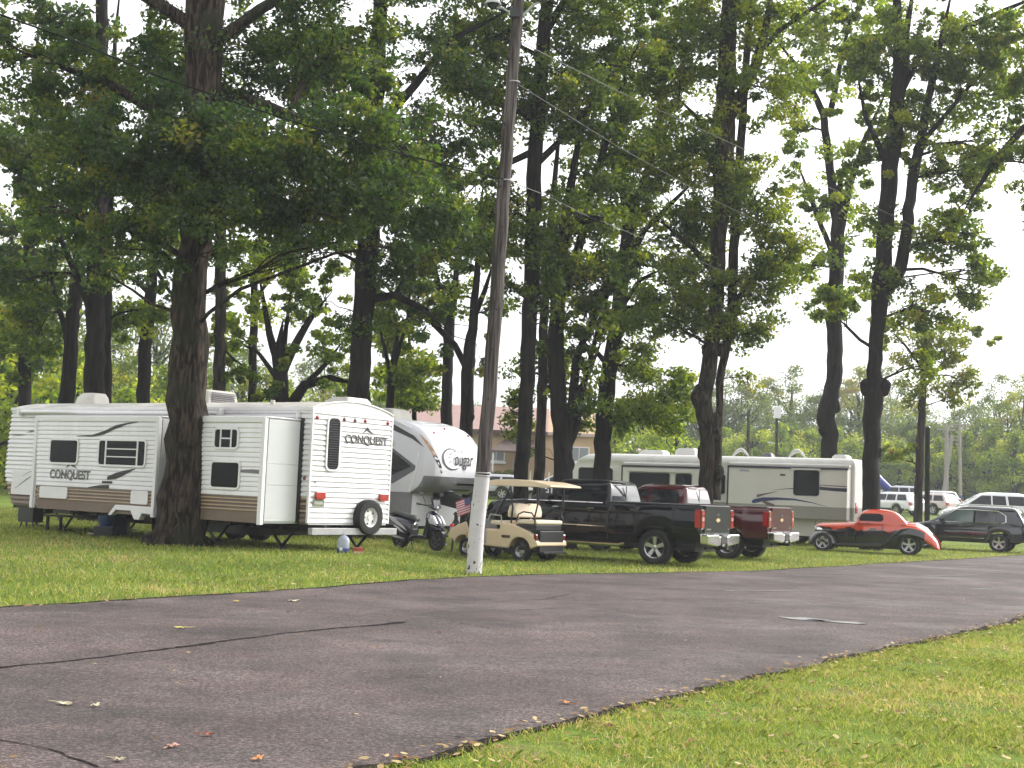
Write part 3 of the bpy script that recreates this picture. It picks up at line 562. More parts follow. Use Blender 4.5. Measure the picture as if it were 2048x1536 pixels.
tree('maple_tree','branch of a tree outside the frame hanging in at the right edge',44,[(2230,1100,60),(2210,700,52),(2190,420,46),(2180,200,40)],
 forks=[[(2190,400,24),(2110,290,18),(2048,255,16),(1990,320,13),(1940,400,9)],[(2190,380,20),(2120,200,14),(2060,80,8)]],masses=[(2060,330,70,60,.8),(1990,330,50,35,.5),(2080,170,90,100,1.1),(2120,420,90,90,1.0),(1945,400,20,20,.3)],leaf=leafM,size=.18,seed=32)
tree('small_tree','slender tree with thinning reddish leaves behind the red coupe',60,[(1836,1030,17),(1840,900,16),(1845,780,14),(1850,700,9),(1850,640,5)],
 forks=[[(1845,780,7),(1890,720,5),(1930,700,3)],[(1838,930,6),(1826,925,4)],[(1848,740,7),(1810,690,5),(1790,670,3)]],
 masses=[(1830,700,60,50,.8),(1890,690,60,50,.9),(1830,790,45,40,.6),(1920,760,50,50,.8),(1890,800,40,30,.5)],leaf=leafA,size=.2,nper=50,seed=33,bark=bark3)
# woodland beyond the vehicles on the left and middle: one template per crown shape, then copies
def far_tree(seed,h,w_,leaf,lean=0,size=.3,nper=110,clumps=46,low=.2):
    r=random.Random(seed); rr=np.random.default_rng(seed); root=empty('broadleaf_tree',(0,0,0)); mb=MB()
    top=Vector((lean,0,h*.85)); P,Q=trunk_tube(mb,[Vector((0,0,-.3)),Vector((0,0,h*.25)),Vector((lean*.4,0,h*.5)),top],[.30,.24,.17,.05],8,r)
    C=[]
    for i in range(clumps):
        t=r.random(); z=h*(low+(1-low)*t); prof=abs(math.sin(pi*min(1,(t*.85+.15))))**.6; a=r.random()*2*pi; q=w_*prof*math.sqrt(r.random())
        c=Vector((q*math.cos(a)+lean*t,q*math.sin(a),z)); C.append(c)
        if i%2==0:
            s=P[min(len(P)-1,int(len(P)*min(.9,z/h*.8)))]; mb.tube(wiggle(s,c,r,3,.05,.05),[.09,.07,.05,.02],5)
    mb.build('trunk',bark2,root,smooth=70,recalc=False)
    leaves('crown',np.array(C),rr.uniform(.8,1.6,len(C))*w_/4.2,nper,size,leaf,root,seed,tone0=.55)
    return root
tmpl=[far_tree(101,12,4.2,leafF,low=.12),far_tree(102,15,4.8,leafF,.8,low=.15),far_tree(103,9,4.2,leafM,-.5,low=.1),far_tree(104,17,5.2,leafM,.6),far_tree(105,6,3.4,leafB,0,clumps=34,low=.05),far_tree(106,13,4.4,leafA,.3)]
used=set()
def place_far(k,px,Y,s,label,group,rz=None):
    o=tmpl[k] if k not in used else copy_tree(tmpl[k]); used.add(k)
    p=at(px,900,Y); o.location=(p.x,Y,gh(p.x,Y)-.05); o.scale=(s,s,s); o.rotation_euler=(0,0,rz if rz is not None else random.random()*6)
    tag(o,label,'tree',group)
gl='broadleaf trees beyond the campers'; lb='broadleaf tree in the bright green wood seen between the trunks behind the campers'
random.seed(3)
KIND=['rounded mid-height','tall spreading','low dense','tallest full-crowned','squat bushy','faintly reddish']
LM_L=[(-300,'outside the left of the photo, furthest out'),(-100,'outside the left of the photo'),(0,'at the left edge of the wood'),(100,'behind the trailer nose'),(165,'left of the thick paired trunks'),(240,'right of the thick paired trunks'),(320,'just left of the big oak'),(420,'showing right of the big oak'),(490,'between two straight slim trunks'),(560,'behind the low forked tree, left side'),(650,'behind the low forked tree, right side'),(730,'behind the large dark oak'),(830,'above the fifth wheel roof'),(900,'left of the pair of forked trunks'),(1000,'right of the white-footed pole'),(1080,'between the black trunks'),(1150,'above the tan building'),(1270,'left of the bright hanging branch'),(1330,'under the bright hanging branch'),(9999,'just left of the gnarled twin trunk')]
LM_R=[(1430,'left of the gnarled twin trunk'),(1460,'touching the gnarled twin trunk'),(1497,'left of the thin dark pole'),(1540,'between the two poles over the motorhome'),(1590,'right of the white-box pole'),(1630,'left of the kinked trunk'),(1660,'behind the kinked trunk'),(1710,'right of the kinked trunk'),(1745,'behind the round-burl trunk'),(1775,'right of the round-burl trunk'),(1815,'above the white parked cars'),(1845,'behind the slender reddish tree'),(1885,'left of the pale upright pole'),(1915,'beside the leaning pale pole'),(1945,'above the blue portable toilet'),(1975,'right of the portable toilet'),(2005,'above the navy car roof'),(2035,'above the white van'),(2130,'at the right edge of the photo'),(2300,'outside the right of the photo'),(9999,'outside the right of the photo, furthest out')]
def far_label(k,px,Y,side):
    lm=next(t for lim,t in (LM_L if side=='L' else LM_R) if px<lim)
    return KIND[k]+(' green tree ' if side=='L' else ' hazy tree ')+('further back ' if (Y>95 if side=='L' else Y>152) else '')+lm
for k,px,Y,s in [(2,-40,62,1),(4,30,66,1.1),(0,80,84,.9),(3,-20,90,1),(4,150,70,1.1),(1,120,75,.9),(2,230,86,.9),(4,250,64,.8),(0,300,105,1.1),(4,330,80,1.1),(2,380,95,.9),(4,430,88,1.1),(0,480,120,.9),(2,500,92,.9),(4,560,100,1.1),(4,610,84,.8),(0,640,125,.9),(2,690,105,.9),(4,720,90,1.0),(4,790,110,1.0),(0,800,140,.9),(4,860,135,.9),(1,20,100,.9),(2,180,110,1),
    (4,1040,120,1.1),(4,1110,125,1.0),(1,-160,90,1),(2,-260,80,1),(0,-350,95,1.1),(1,-480,88,1),(4,1230,100,1.0),(2,1290,108,.8),(4,1350,92,.9),(4,1310,82,.55),(4,960,130,.8)]:
    place_far(k,px,Y,s,far_label(k,px,Y,'L'),gl)
gr='hazy trees on the rise behind the parked cars'; lr_='pale hazy tree in the tree line across the field on the right'
for k,px,Y,s in [(0,1400,150,1),(1,1440,160,.9),(0,1480,150,1.0),(5,1530,165,1.0),(1,1580,158,.95),(0,1640,150,.95),(2,1600,140,.8),(2,1500,142,.8),(0,1700,160,1.0),(1,1790,175,1.05),(5,1720,150,1.05),(1,1750,165,1.0),(2,1810,148,1.0),(0,1850,165,.9),(2,1900,150,.95),(0,1950,160,.95),(1,1990,150,.9),(3,2040,135,.75),(5,2010,145,.8),(2,2060,130,.9),(1,2100,150,1),(0,2180,140,1.1),(1,2270,135,1),(3,2380,150,.8),(0,2500,140,1),
    (4,1450,138,1.0),(4,1560,136,1.1),(4,1670,140,1.1),(4,1760,138,1.0),(4,1830,142,1.1),(4,1880,138,1.0),(4,1930,136,1.1),(4,1980,134,1.1),(4,2030,128,1.1),(4,1420,135,.9),(4,1620,138,1.0),(4,1800,136,.9)]:
    place_far(k,px,Y,s,far_label(k,px,Y,'R'),gr)
# undergrowth masses closing the view under the far crowns
def thicket(label,x0,x1,Y0,Y1,h,n,seed,leaf):
    r=np.random.default_rng(seed); X=r.uniform(x0,x1,n); Yy=Y0+(Y1-Y0)*(X-x0)/(x1-x0)+r.uniform(-4,4,n)
    C=np.stack([X,Yy,[gh(a,b) for a,b in zip(X,Yy)]+r.uniform(.2,h,n)],1)
    o=leaves('undergrowth',C,r.uniform(.9,1.8,n),80,.42,leaf,None,seed,tone0=.45); tag(o,label,'undergrowth',kind='stuff')
thicket('dense green undergrowth at the foot of the left wood',-95,-2,105,150,6.5,900,41,leafM)
thicket('dark undergrowth under the hazy tree line on the right',16,125,152,130,8,1150,42,leafF)
thicket('green bushes behind the tan building',-2,18,140,150,6,200,43,leafM)
def belt():
    r=np.random.default_rng(77); n=700; X=r.uniform(-70,70,n); Z=r.uniform(.5,10,n)*(1-.25*r.random(n)); Yy=-34+.006*X*X+r.uniform(-5,5,n)
    o=leaves('woodland',np.stack([X,Yy,Z],1),r.uniform(1.6,2.8,n),60,.75,leafM,None,78,tone0=.4); tag(o,'woodland belt across the road behind the viewpoint','woodland',kind='stuff')
belt()
# ------------------------------------------------------------ vehicle helpers
def wheel(parent,x,y,z,r,wd,style='five',side=1,rimr=.62,rimm=None,name='wheel'):
    s=side; h=wd/2; a=rimr*r
    mb=MB(); mb.lathe([(a,-h*.85*s),(r*.86,-h*s),(r*.965,-h*.86*s),(r,-h*.6*s),(r,h*.6*s),(r*.965,h*.86*s),(r*.86,h*s),(a*1.02,h*.85*s),(a*.97,h*.2*s),(a*.97,-h*.4*s),(a,-h*.85*s)],(0,0,0),'y',36)
    for q in (-.4,0,.4): mb.lathe([(r*1.001,(q-.04)*wd*s),(r*1.006,q*wd*s),(r*1.001,(q+.04)*wd*s)],(0,0,0),'y',36)
    t=mb.build(name,rub,parent,smooth=35,loc=(x,y,z))
    m=rimm or alum; rb=MB()
    if style=='steel':
        rb.lathe([(a,h*.82*s),(a*.93,h*.7*s),(a*.86,h*.15*s),(a*.5,h*.35*s),(a*.3,h*.3*s),(a*.28,h*.55*s),(.001,h*.55*s)],(0,0,0),'y',28)
        for k in range(5):
            an=2*pi*k/5; rb.cyl((a*.68*math.cos(an),h*.2*s,a*.68*math.sin(an)),(a*.68*math.cos(an),h*.34*s,a*.68*math.sin(an)),a*.11,n=8,m=1)
    else:
        rb.lathe([(a,h*.84*s),(a*.94,h*.74*s),(a*.9,h*.1*s),(a*.9,-h*.2*s)],(0,0,0),'y',32)
        rb.lathe([(a*.9,-h*.1*s),(.001,-h*.1*s)],(0,0,0),'y',24,m=1)
        rb.lathe([(a*.24,h*.2*s),(a*.22,h*.66*s),(a*.12,h*.72*s),(.001,h*.72*s)],(0,0,0),'y',16)
        n=5 if style=='five' else 6
        for k in range(n):
            an=2*pi*k/n+.3; ca,sa=math.cos(an),math.sin(an)
            def P(q,off,d): return (q*ca-off*sa,d*s,q*sa+off*ca)
            w0,w1=a*.13,a*(.2 if n==5 else .15); v=[]
            for q,ww,d0,d1 in ((a*.18,w0,h*.3,h*.66),(a*.92,w1,h*.35,h*.74)): v+=[P(q,-ww,d0),P(q,ww,d0),P(q,ww,d1),P(q,-ww,d1)]
            rb.add(v,[(0,1,5,4),(1,2,6,5),(2,3,7,6),(3,0,4,7),(3,2,1,0),(4,5,6,7)])
    rb.build('rim',[m,blk],t,smooth=40); return t
def window(parent,cx,cz,w_,h_,plane,rot=0,fr=.045,r=.06,frame=None,pane=None,bars=(),th=.02,sill=False,name='window'):
    # window standing on a plane; rot 0 -> faces local +Y at y=plane ; rot 90 -> faces local -X at x=plane
    o=rrect(-w_/2-fr,w_/2+fr,-h_/2-fr,h_/2+fr,r+fr,4); i=rrect(-w_/2,w_/2,-h_/2,h_/2,r,4); n=len(o)
    mb=MB(); vs=[(p[0],th,p[1]) for p in o]+[(p[0],th,p[1]) for p in i]+[(p[0],0,p[1]) for p in o]+[(p[0],0.004,p[1]) for p in i]
    fs=[]
    for k in range(n):
        l=(k+1)%n; fs+=[(k,l,n+l,n+k),(k,2*n+k,2*n+l,l),(n+k,n+l,3*n+l,3*n+k)]
    mb.add(vs,fs)
    for b in bars: mb.box(b[0],b[1],.006,th+.004,b[2],b[3])
    loc=(cx,plane,cz) if rot==0 else ((plane,cx,cz))
    f=mb.build(name,frame or whitetrim,parent,loc=loc); f.rotation_euler=(0,0,R(rot))
    MB().add([(p[0],.008,p[1]) for p in i]+[(p[0],.002,p[1]) for p in i],[tuple(range(n)),tuple(range(2*n-1,n-1,-1))]+[(k,(k+1)%n,n+(k+1)%n,n+k) for k in range(n)]).build('pane',pane or glass,f)
    return f
def decal(parent,name,cen,plane,m,rot=0,th=.004):
    o=MB().ribbon(cen,0,0,-th).build(name,m,parent)
    o.location=(0,plane,0) if rot==0 else (plane,0,0); o.rotation_euler=(0,0,R(rot)); return o
def conquest(parent,cx,cz,w_,plane,rot,name='logo'):

    s=w_/5.2; loc=lambda y:(cx,y,cz) if rot==NEAR else (-y,cx,cz)
    base=text(name,'CONQUEST',s*.98,logog,parent,loc(plane),rot,.003,(1.1,1.1),bold=.028*s)
    inn=text('lettering','CONQUEST',s*.98,mat('logo_fill',(.60,.56,.54),.5),base,(.012,.008,.0045),(0,0,0),.003,(1,1),bold=-.034*s)
    mb=MB(); mb.prism([(-.55*s,.55*s),(-.3*s,.8*s),(-.12*s,.95*s),(.05*s,1.15*s),(.2*s,.95*s),(.45*s,.8*s),(1.0*s,.55*s),(.3*s,.7*s),(0,.85*s)],-.002,.005,axis='z'); mb.build('mountain_emblem',logog,base)
    return base
# ------------------------------------------------------------ long white ribbed travel trailer
def travel_trailer():
    a=.627; T=empty('travel_trailer',(-4.028,27.387,0),pi-a,'long white ribbed travel trailer with two slide-outs and a spare wheel on its back','travel trailer')
    nose=lambda z: np.interp(z,[.75,1.1,1.5,2.3,3.14],[10.08,10.30,10.46,10.42,10.34])
    def mf(z,nx,ny,xm):
        if z>3.2: return 0
        if ny>.5 and z<.98: return 2
        if ny>.5 and z<1.28: return 1 if int(z/.04)%2 else 3
        if ny>.5 and xm<.4 and 1.77<z<1.89: return 3
        return 0
    lv=[(.75,0,nose(.75),-2.44,0)]
    for z,o in ribs(.78,3.12,.105,.030): lv.append((z,-o,float(nose(z))+o,-2.44-o,o))
    lv.append((3.14,0,10.34,-2.44,0))
    stack(MB(),lv,.05,3,mf).build('body',[white,tan,skirt,brown],T,smooth=28)
    # arched roof
    ys=[-2.46+2.48*i/14 for i in range(15)]; arch=[(y,3.135+.20*abs(math.sin(pi*(y+2.46)/2.48))**.8) for y in ys]
    MB().prism([(p[0],p[1]-.012) for p in arch]+[(0.0,3.11),(-2.44,3.11)],-.014,.04,0,'x').build('gable_panel',white,T); rf=MB().prism([(p[0],p[1]) for p in arch]+[(0.02,3.10),(-2.46,3.10)],.03,10.33,0,'x').build('roof',[roofw],T,smooth=30)
    MB().tube([(-.02,y,z+.0) for y,z in arch],.018,6).build('roof_trim',whitetrim,T)
    mb=MB(); mb.box(-.03,10.36,.018,.05,3.08,3.15); mb.box(-.028,.03,-.01,.035,.78,3.1); mb.box(-.03,.02,-2.475,-2.43,.78,3.1); mb.build('corner_trim',whitetrim,T,bevel=.006)
    mb=MB(); mb.tube([(2.7,.10,3.02),(9.9,.10,3.04)],.045,10); mb.box(2.62,2.72,.03,.16,2.95,3.1); mb.box(9.85,9.95,.03,.16,2.95,3.1); mb.build('awning_roll',whitetrim,T,smooth=40)
    mb=MB(); mb.box(.3,3.0,.06,.12,2.93,2.97); mb.box(.32,.36,.05,.13,2.9,3.05); mb.build('gutter',whitetrim,T)
    def slide(x0,x1t,x1b,name='slide_out'):
        z0,z1=.76,2.86; lv=[(z0,x0,x1b,.01,1.05),(.98,x0,x1b,.01,1.05)]
        for z,o in ribs(.985,1.275,.073,.016): lv.append((z,x0,x1b,.01,1.05+o))
        for z,o in ribs(1.28,2.74,.098,.018): lv.append((z,x0,x1b+(x1t-x1b)*(z-z0)/(z1-z0),.01,1.05+o))
        lv.append((z1,x0,x1t,.01,1.05))
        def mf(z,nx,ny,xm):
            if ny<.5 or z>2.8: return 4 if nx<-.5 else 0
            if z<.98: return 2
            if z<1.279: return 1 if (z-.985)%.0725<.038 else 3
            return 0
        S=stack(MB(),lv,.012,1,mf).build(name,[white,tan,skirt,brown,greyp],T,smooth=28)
        mb=MB(); mb.box(x0-.03,x0+.07,1.0,1.09,z0-.03,z1); mb.box(x1t-.07,x1t+.03,1.0,1.085,z0,z1); mb.box(x0-.02,x1t+.02,1.0,1.08,z1-.10,z1+.015); mb.box(x0-.04,x1t,.03,1.04,z1,z1+.03); mb.build('edge_trim',whitetrim,S,bevel=.008)
        return S
    S1=slide(3.48,7.80,7.60); S2=slide(.27,2.52,2.52)
    for S,x0 in ((S1,3.48),(S2,.27)):
        mb=MB()
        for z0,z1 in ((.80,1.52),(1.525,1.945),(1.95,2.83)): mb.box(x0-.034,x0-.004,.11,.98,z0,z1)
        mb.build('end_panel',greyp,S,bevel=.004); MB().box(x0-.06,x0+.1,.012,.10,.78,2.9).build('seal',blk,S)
    MB().box(.25,2.6,.0,.03,.74,2.92).build('slide_opening',blk,T)
    bars=lambda w_,h_:[(-w_*.36,-w_*.33,-h_/2,h_/2),(w_*.33,w_*.36,-h_/2,h_/2)]
    window(S1,6.68,2.075,.98,.50,1.068)
    w_,h_=1.55,.52; window(S1,4.64,2.075,w_,h_,1.068,bars=bars(w_,h_)+[(-w_*.34,w_*.34,h_/2*q-.012,h_/2*q+.012) for q in (-.33,.33)])
    w_,h_=.66,.36; window(S2,1.36,2.43,w_,h_,1.068,bars=[(-w_*.26,-w_*.21,-h_/2,h_/2),(w_*.21,w_*.26,-h_/2,h_/2),(-w_*.22,w_*.22,-.014,.014)])
    window(S2,1.335,1.69,.80,.50,1.068)
    for cx,cz,w_,h_ in ((6.96,1.14,1.02,.26),(3.95,1.135,.56,.29)): MB().prism(rrect(-w_/2,w_/2,-h_/2,h_/2,.05,3),0,.022).build('hatch_door',whitetrim,S1,loc=(cx,1.066,cz))
    MB().prism(rrect(-.44,.44,-.29,.29,.05,3),0,.024).build('storage_door',whitetrim,T,loc=(9.68,.022,1.31))
    decal(T,'stripe',[(9.25,1.50,1.51),(9.5,1.38,1.41),(9.95,1.16,1.17)],.048,logog); decal(T,'stripe',[(9.25,1.62,1.63),(9.5,1.54,1.55),(9.7,1.45,1.455)],.048,logog)
    decal(T,'stripe',[(9.33,2.58,2.66),(9.6,2.50,2.56),(10.0,2.46,2.50),(10.28,2.47,2.48)],.026,logom)
    decal(S1,'swoosh',[(4.15,2.755,2.765),(4.5,2.70,2.735),(4.9,2.60,2.68),(5.3,2.47,2.55),(5.7,2.42,2.46),(6.26,2.42,2.43)],1.071,logog)
    decal(S1,'swoosh',[(4.15,1.74,1.75),(4.5,1.60,1.70),(4.8,1.50,1.64),(5.08,1.48,1.55)],1.071,logog); decal(S1,'swoosh',[(4.9,1.40,1.455),(5.25,1.40,1.45)],1.071,logog); decal(S1,'swoosh',[(5.0,1.29,1.37),(5.3,1.29,1.36),(5.72,1.285,1.30)],1.071,logog)
    decal(S2,'stripe',[(.36,1.74,1.82),(.6,1.75,1.82),(.9,1.76,1.81)],1.071,logom)
    conquest(S1,6.42,1.55,1.3,1.071,NEAR); conquest(T,-1.62,2.55,1.2,.034,REAR)
    # white moulded wheel skirt under the front slide-out
    MB().prism([(3.46,.95),(4.72,.95),(4.95,.72),(4.84,.72),(4.70,.84),(4.2,.84),(4.06,.66),(3.90,.66),(3.82,.80),(3.46,.79)],.96,1.10).build('wheel_skirt',whitetrim,S1,bevel=.01)
    # rear face
    f=window(T,-.60,2.425,.34,1.06,-.031,90,r=.10,fr=.04); mb=MB()
    for k in range(21): mb.box(-.165,.165,.009,.0125,-.5+k*.05,-.492+k*.05)
    mb.build('blind_slat',mat('blind',(.05,.05,.055),.5),f)
    for v,z in ((.09,2.94),(.90,2.95),(1.23,2.95),(1.55,2.96),(2.28,2.96)):
        MB().lathe([(.001,-.035),(.03,-.03),(.045,0)],(0,0,0),'x',10).build('marker_light',darkred if .5<v<1.4 else redl,T,smooth=60,loc=(-.03,-v,z))
    MB().lathe([(.001,.035),(.03,.03),(.045,0)],(0,0,0),'y',10).build('marker_light',darkred,T,smooth=60,loc=(.12,.02,1.69))
    for v in (.27,2.23): MB().prism(rrect(-.14,.14,-.075,.075,.03,2),-.075,-.02,0,'x').build('tail_light',redl,T,loc=(-.01,-v,1.35),bevel=.008)
    pl=MB().box(-.042,-.032,-.16,.16,-.07,.07).build('licence_plate',platem,T,loc=(0,-.25,1.20)); MB().box(-.0445,-.0425,-.12,.12,-.03,.03).build('plate_band',mat('plate_pale',(.45,.45,.40),.4,var=.3,scale=30),pl)
    MB().lathe([(.001,-.012),(.02,-.008),(.02,0)],(0,0,0),'x',8).build('rivet_cap',blk,T,loc=(-.032,-.12,1.62))
    mb=MB(); mb.box(-.14,-.02,-2.63,.0,.55,.69); mb.build('bumper',steelg,T,bevel=.01)
    W=wheel(T,-.12,-1.69,.92,.375,.2,'steel',rimr=.55,rimm=mat('wheel_white',(.68,.66,.66),.35,var=.1,scale=8),name='spare_wheel'); W.rotation_euler=(0,0,R(90))
    # chassis, axles, jacks
    mb=MB()
    for y in (-.45,-2.0): mb.box(-.1,10.1,y-.04,y+.04,.6,.74)
    for x in range(1,10): mb.box(x-.03,x+.03,-2.3,-.15,.62,.72)
    mb.box(1.6,3.3,-2.2,-.2,.45,.62); mb.box(5.2,6.6,-2.0,-.5,.5,.62); mb.build('chassis',blkm,T)
    for x in (4.55,3.75):
        wheel(T,x,-.16,.54,.35,.2,'steel',rimm=mat('wheel_white',(0,0,0))); wheel(T,x,-2.28,.54,.35,.2,'steel',side=-1,rimm=mat('wheel_white',(0,0,0)))
    mb=MB()
    for x in (3.75,4.55): mb.cyl((x,-.2,.54),(x,-2.2,.54),.04)
    mb.build('axle',blkm,T)
    for x,y in ((8.3,-.25),(1.0,-.3),(8.3,-2.2),(2.9,-.2),(.35,-1.9)):
        z0=gh(-4.03-x*.81,27.4+x*.587)-.0; mb=MB()
        mb.tube([(x-.38,y,.64),(x,y,z0+.05)],.03,6); mb.tube([(x+.38,y,.64),(x,y,z0+.05)],.03,6); mb.box(x-.13,x+.13,y-.1,y+.1,z0-.02,z0+.05); mb.box(x-.45,x+.45,y-.03,y+.03,.62,.68); mb.build('stabilizer_jack',blkm,T)
    mb=MB(); mb.tube([(10.1,-.3,.66),(10.9,-1.22,.52)],.05,6); mb.tube([(10.1,-2.1,.66),(10.9,-1.22,.52)],.05,6); mb.cyl((10.8,-1.22,.2),(10.8,-1.22,.9),.035); mb.box(10.65,10.95,-1.35,-1.1,.18,.24); mb.build('tongue',blkm,T)
    mb=MB(); mb.box(9.3,9.9,-.35,-.05,.35,.72); mb.tube([(9.35,-.1,.38),(9.3,-.1,.2)],.02,6); mb.tube([(9.8,-.1,.38),(9.85,-.1,.2)],.02,6); mb.tube([(9.6,-.1,.38),(9.6,-.1,.2)],.02,6); mb.build('step_frame',blkm,T)
    # roof gear
    def vent(x,y,l,w_,h_,name='roof_vent'):
        return stack(MB(),[(3.22,x-l/2,x+l/2,y-w_/2,y+w_/2),(3.25,x-l/2,x+l/2,y-w_/2,y+w_/2),(3.22+h_*.7,x-l/2+.04,x+l/2-.08,y-w_/2+.03,y+w_/2-.03),(3.22+h_,x-l/2+.1,x+l/2-.3*l,y-w_/2+.08,y+w_/2-.08)],.06,3).build(name,roofw2,T,smooth=45)
    vent(8.35,-.85,.75,.55,.34)
    ac=stack(MB(),[(3.26,4.05,4.85,-1.7,-.75),(3.58,4.1,4.8,-1.66,-.79),(3.62,4.16,4.74,-1.6,-.85)],.06,3).build('air_conditioner',roofw2,T,smooth=40)
    mb=MB()
    for k in range(6):
        mb.box(4.22,4.7,-.79,-.748,3.34+k*.04,3.362+k*.04)
    for k in range(6): mb.box(4.045,4.07,-1.58,-.87,3.34+k*.04,3.362+k*.04)
    mb.build('grille',logom,ac)
    vent(.55,-1.6,.8,.8,.24); MB().tube([(1.5,-.3,3.2),(1.5,-.3,3.32)],[.05,.05],10).build('vent_pipe',roofw2,T)
    return T
roofw2=mat('rv_plastic',(.66,.63,.58),.5,var=.18,scale=3)
travel_trailer()

# ------------------------------------------------------------ fifth wheel camper (nose at the right)
def fifth_wheel():
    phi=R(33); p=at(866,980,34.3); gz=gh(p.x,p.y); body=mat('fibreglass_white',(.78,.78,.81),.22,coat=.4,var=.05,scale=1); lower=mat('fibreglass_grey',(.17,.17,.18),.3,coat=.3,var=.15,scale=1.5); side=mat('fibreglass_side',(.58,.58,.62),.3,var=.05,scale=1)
    T=empty('fifth_wheel_camper',(p.x,p.y,0),-phi,'rounded white fifth wheel camper nose showing behind the ribbed trailer, over the scooter','camper')
    prof=[(1.46,-.42),(1.50,-.34),(1.62,-.16),(1.75,-.06),(1.9,0),(2.1,.02),(2.35,0),(2.6,-.07),(2.8,-.18),(3.0,-.36),(3.15,-.58),(3.28,-.88),(3.36,-1.25),(3.40,-1.8),(3.42,-2.4)]
    def xf(z): return float(np.interp(z,[q[0] for q in prof],[q[1] for q in prof]))
    RC=.42
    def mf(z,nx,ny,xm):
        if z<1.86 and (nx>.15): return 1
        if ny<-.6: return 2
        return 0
    def y0f(z): return .10*max(0,(z-3.0)/.42)**2
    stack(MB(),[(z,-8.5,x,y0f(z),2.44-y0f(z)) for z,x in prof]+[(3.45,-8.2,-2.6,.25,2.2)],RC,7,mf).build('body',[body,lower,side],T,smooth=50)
    stack(MB(),[(.60,-8.5,-.75,.04,2.40),(1.5,-8.5,-.72,.04,2.40)],.12,4,lambda z,nx,ny,xm:0 if ny<-.5 else 1).build('lower_body',[lower,mat('panel_light',(.55,.55,.56),.35,var=.05,scale=1)],T,smooth=50)
    def surf(z,ang,eps=.006):
        x1=xf(z); y0=y0f(z); a=R(ang)   # ang 0 = forward, -90 = side
        return (x1-RC+(RC+eps)*math.cos(a),y0+RC+(RC+eps)*math.sin(a),z)
    def strip(name,pts,m,eps=.006):
        vs=[];fs=[]
        for z,a0,a1 in pts: vs+=[surf(z,a0,eps),surf(z,a1,eps)]
        for i in range(len(pts)-1): fs.append((2*i,2*i+1,2*i+3,2*i+2))
        return MB().add(vs,fs).build(name,m,T)
    strip('decal_stripe',[(1.98,-8,-14),(2.15,-14,-26),(2.3,-22,-38),(2.42,-30,-46)],logog)
    strip('decal_stripe',[(2.42,-30,-44),(2.6,-40,-55),(2.8,-50,-62),(2.95,-58,-62)],mat('decal_bronze',(.42,.25,.15),.35))
    # front window and emblem on the lower cap
    mb=MB(); q=[(1.05,1.56),(1.95,1.56),(2.1,1.74),(1.15,1.74)]
    mb.add([(xf(z)+.012,y,z) for y,z in q],[(0,1,2,3)]); mb.build('cap_window',glass,T); MB().tube([(xf(1.535)+.02,1.0,1.535),(xf(1.535)+.02,1.9,1.535)],.012,6).build('window_trim',chrome,T)
    def fcoords(y,z): return (xf(z)+.012,y,z)
    # large C drawn as a bent band, then the lettering
    mb=MB(); n=26; P0=[];P1=[]
    for k in range(n+1):
        a=R(58+250*k/n); wd=.035*abs(math.sin(pi*k/n))**.7+.006; cy,cz=.80,2.36; rx,rz=.42,.27
        P0.append(fcoords(cy+(rx+wd)*math.cos(a),cz+(rz+wd*.7)*math.sin(a))); P1.append(fcoords(cy+(rx-wd)*math.cos(a),cz+(rz-wd*.7)*math.sin(a)))
    mb.add(P0+P1,[(i,i+1,n+2+i,n+1+i) for i in range(n)]); lg=mb.build('logo',logog,T)
    t=text('lettering','ougar',.43,logog,lg,(.035,1.27,2.36),(R(90),0,R(90)),.003,(.86,1.15),bold=.004)
    mb=MB()
    for k,(y,z,s) in enumerate([(.72,2.48,.06),(.8,2.53,.05),(.95,2.58,.07),(1.1,2.58,.05),(1.25,2.57,.06),(1.4,2.56,.04),(.64,2.40,.05),(.7,2.3,.05),(.62,2.27,.03)]):
        mb.add([(xf(z)+.02,y-s,z-s*.4),(xf(z)+.02,y+s,z-s*.2),(xf(z+s*.6)+.02,y+s*.3,z+s*.5)],[(0,1,2)])
    mb.build('lettering',logom,lg)
    for y,z in ((.45,3.02),(2.0,3.02),(1.2,3.16)): MB().lathe([(.001,.03),(.03,.025),(.04,0)],(0,0,0),'x',8).build('marker_light',redl,T,loc=(xf(z)+.0,y,z),smooth=60)
    # side (faces local -Y): pointed window, stripes, trim
    def sp(name,poly,m,off=.012,mat2=None):
        return MB().prism(poly,-off,-off+.008).build(name,m,T)
    sp('side_window_frame',[(-2.18,2.72),(-1.58,2.72),(-0.58,2.14),(-0.56,2.06),(-1.28,1.68),(-2.18,1.68)],mat('frame_dark',(.09,.09,.1),.4),.010)
    sp('side_window',[(-2.18,2.66),(-1.61,2.66),(-0.72,2.13),(-1.33,1.9),(-2.18,1.9)],glass2,.018)
    sp('side_stripe',[(-2.48,3.24),(-1.38,3.22),(-0.68,2.92),(-0.33,2.62),(-0.73,2.84),(-1.48,3.1),(-2.48,3.12)],logog)
    MB().tube([(-2.18,-.012,3.30),(-1.28,-.012,3.30),(-0.78,-.012,3.12)],.028,6).build('awning_rail',whitetrim,T)
    MB().lathe([(.001,-.05),(.09,-.045),(.12,0)],(0,0,0),'y',14).build('porch_light',mat('lamp_grey',(.5,.5,.48),.4),T,smooth=60,loc=(-1.43,-.005,2.72))
    MB().tube([(-.50,-.004,2.5),(-.60,-.004,1.9),(-.74,-.004,1.47)],.02,6).build('seam_trim',whitetrim,T)
    MB().prism([(-.35+.1*math.cos(k*pi/6),1.66+.055*math.sin(k*pi/6)) for k in range(12)],-.004,.02).build('emblem',logom,T,loc=(-.10,.03,0))
